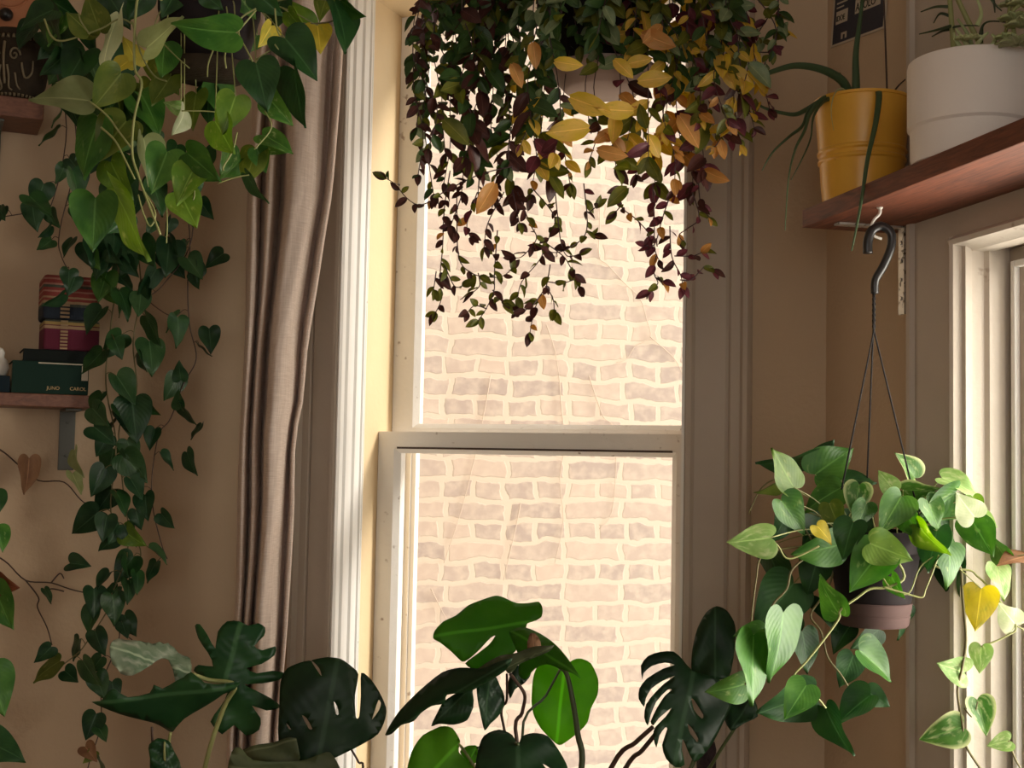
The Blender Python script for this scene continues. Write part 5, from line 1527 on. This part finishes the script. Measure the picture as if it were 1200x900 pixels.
# the loose sprays under the mass
TRAILS = [[(528, 200), (520, 245), (519, 290), (515, 320), (517, 350), (511, 366)], [(520, 310), (532, 335), (543, 335)], [(512, 318), (508, 340)], [(535, 230), (537, 300), (552, 320), (570, 324), (582, 325), (592, 322), (600, 315)], [(560, 320), (562, 334), (556, 342)],
          [(583, 270), (580, 318), (578, 342), (570, 362), (560, 376)], [(570, 362), (556, 358), (548, 366)], [(577, 340), (590, 356)], [(600, 222), (609, 262)], [(606, 225), (620, 262), (628, 280), (612, 300), (603, 302)], [(625, 222), (650, 255), (640, 285), (632, 305), (612, 330), (606, 349)],
          [(650, 225), (655, 262), (658, 285), (664, 300), (680, 298)], [(640, 285), (660, 300), (668, 312), (672, 322)], [(645, 310), (640, 335), (634, 345), (626, 365), (621, 390)], [(634, 345), (622, 360), (609, 366)], [(640, 335), (648, 350), (650, 365)], [(640, 330), (660, 332), (674, 328), (680, 336)],
          [(684, 215), (687, 270), (668, 290), (650, 296), (636, 292)], [(687, 272), (696, 276)], [(690, 250), (698, 243)], [(730, 210), (727, 240), (745, 256), (760, 272), (763, 285)], [(727, 243), (722, 248)], [(765, 215), (766, 255), (768, 290), (772, 305)], [(790, 215), (776, 255), (770, 280), (762, 290), (758, 288)],
          [(768, 300), (767, 320), (770, 332), (761, 342)], [(770, 325), (778, 330)], [(785, 265), (788, 300), (797, 322), (800, 336)], [(797, 328), (810, 328), (820, 318), (826, 312), (836, 316)], [(790, 300), (810, 300), (822, 296)], [(812, 225), (820, 255), (805, 268), (796, 275), (799, 282)], [(818, 205), (822, 240), (830, 255)],
          [(600, 195), (560, 205), (520, 225), (505, 236), (490, 240), (476, 232), (462, 216), (452, 209)], [(855, 140), (840, 168), (836, 172)], [(860, 120), (880, 135), (884, 132)], [(880, 60), (905, 60), (906, 40), (916, 38)], [(540, 230), (528, 265)], [(560, 225), (548, 262), (552, 278)], [(590, 225), (572, 262), (568, 290)]]
for pth in TRAILS:
    pts = smoothline([W(x + rnd(-1, 1), y, CY - (.16 if pth[0][0] > 850 else .03) + rnd(-.01, .01)) for x, y in pth], 5)
    smb.append(cstem(pts, .0165, .022, .038, .05))
# the long runner to the left, tips under the mass
order = sorted(smb, key=lambda q: -len(q.v))
for s_ in order[:99]:
    s_.build('vine', MAT['stempurple'], CP, smooth=True)
rest = MB()
for s_ in order[99:]:
    rest.add(s_.v, s_.f)
if rest.v:
    o = rest.build('vine', MAT['stempurple'], CP, smooth=True)
    o['kind'] = 'stuff'
# large yellow and orange leaves of the right half
for (bx, by, tx, ty, m) in [(650, 72, 682, 78, 't_yellow'), (668, 114, 716, 132, 't_yellow'), (742, 130, 700, 128, 't_yellow'), (690, 150, 640, 156, 't_yellow'), (748, 95, 788, 90, 't_yellow'), (752, 40, 792, 55, 't_orange'), (796, 135, 820, 170, 't_orange'), (758, 150, 748, 122, 't_olive'), (830, 110, 826, 92, 't_yellow'),
                            (775, 30, 755, 50, 't_orange'), (700, 175, 735, 185, 't_orange'), (790, 210, 792, 228, 't_orange'), (600, 75, 612, 100, 't_orange'), (625, 50, 628, 78, 't_orange'), (735, 75, 765, 68, 't_yellow'), (860, 60, 858, 90, 't_orange'), (720, 70, 742, 90, 't_yellow'), (520, 140, 550, 168, 't_olive'), (735, 220, 712, 240, 't_olive'), (580, 215, 560, 250, 't_orange')]:
    p = W(bx, by, CY - .2); q = W(tx, ty, CY - .21)
    m_ = leaf_matrix(p, q, (CAM - p).normalized(), rnd(-.4, .4))
    vs, uvs, fs = random.choice(OVATE[:3])
    fol.add([m_ @ Vector(v) for v in vs], fs, uvs, CM.index(m))
fol.build('foliage', [LM[k] for k in CM], CP, smooth=True)

# ------------------------------------------------------------------ light
w = bpy.data.worlds.new('sky'); scene.world = w; w.use_nodes = True
bg = w.node_tree.nodes['Background']
bg.inputs['Color'].default_value = (1.0, .965, .91, 1); bg.inputs['Strength'].default_value = 2.2

def area(name, loc, target, sx, sy, power, col, portal=False):
    l = bpy.data.lights.new(name, 'AREA'); l.shape = 'RECTANGLE'; l.size = sx; l.size_y = sy; l.energy = power; l.color = col
    o = bpy.data.objects.new(name, l); COL.objects.link(o); o.location = loc
    d = (Vector(target) - Vector(loc)).normalized()
    o.rotation_euler = d.to_track_quat('-Z', 'Y').to_euler()
    if portal:
        l.cycles.is_portal = True
    return o
# sky portals at the window openings
c2 = FR.p((t0 + T1) / 2, .2, (.62 + ztop) / 2)
area('window_portal', c2, c2 - FR.ey, T1 - t0, ztop - .62, 1, (1, 1, 1), True)
c1 = FB.p((s0 + s1) / 2, WT + .05, (OZ0 + OZ1) / 2)
area('window_portal', c1, c1 - FB.ey, s1 - s0, OZ1 - OZ0, 1, (1, 1, 1), True)
# daylight at the right-hand window and an added fill lamp behind the camera
cw_ = FR.p((t0 + T1) / 2, .30, .62 + (ztop - .62) * .55)
dr_ = area('daylight_right', cw_, cw_ - FR.ey, T1 - t0, (ztop - .62) * .95, 42, (1, .94, .85)); dr_.data.spread = R(130)
area('rear_fill', (-.1, -2.12, 1.7), (-.1, 0, 1.6), 2.2, 1.5, 6, (1, .88, .72))
# sun into the alley, over the roofs
sl_ = bpy.data.lights.new('sun', 'SUN'); sl_.energy = 4.0; sl_.angle = R(12); sl_.color = (1, .94, .87)
so_ = bpy.data.objects.new('sun', sl_); COL.objects.link(so_)
so_.rotation_euler = Vector((-.85, 0.0, -.50)).to_track_quat('-Z', 'Y').to_euler()

scene.view_settings.view_transform = 'Standard'
scene.view_settings.look = 'None'
scene.view_settings.gamma = 1
scene.view_settings.exposure = 0
scene.view_settings.use_curve_mapping = False
scene.cycles.max_bounces = 8
scene.cycles.transparent_max_bounces = 16
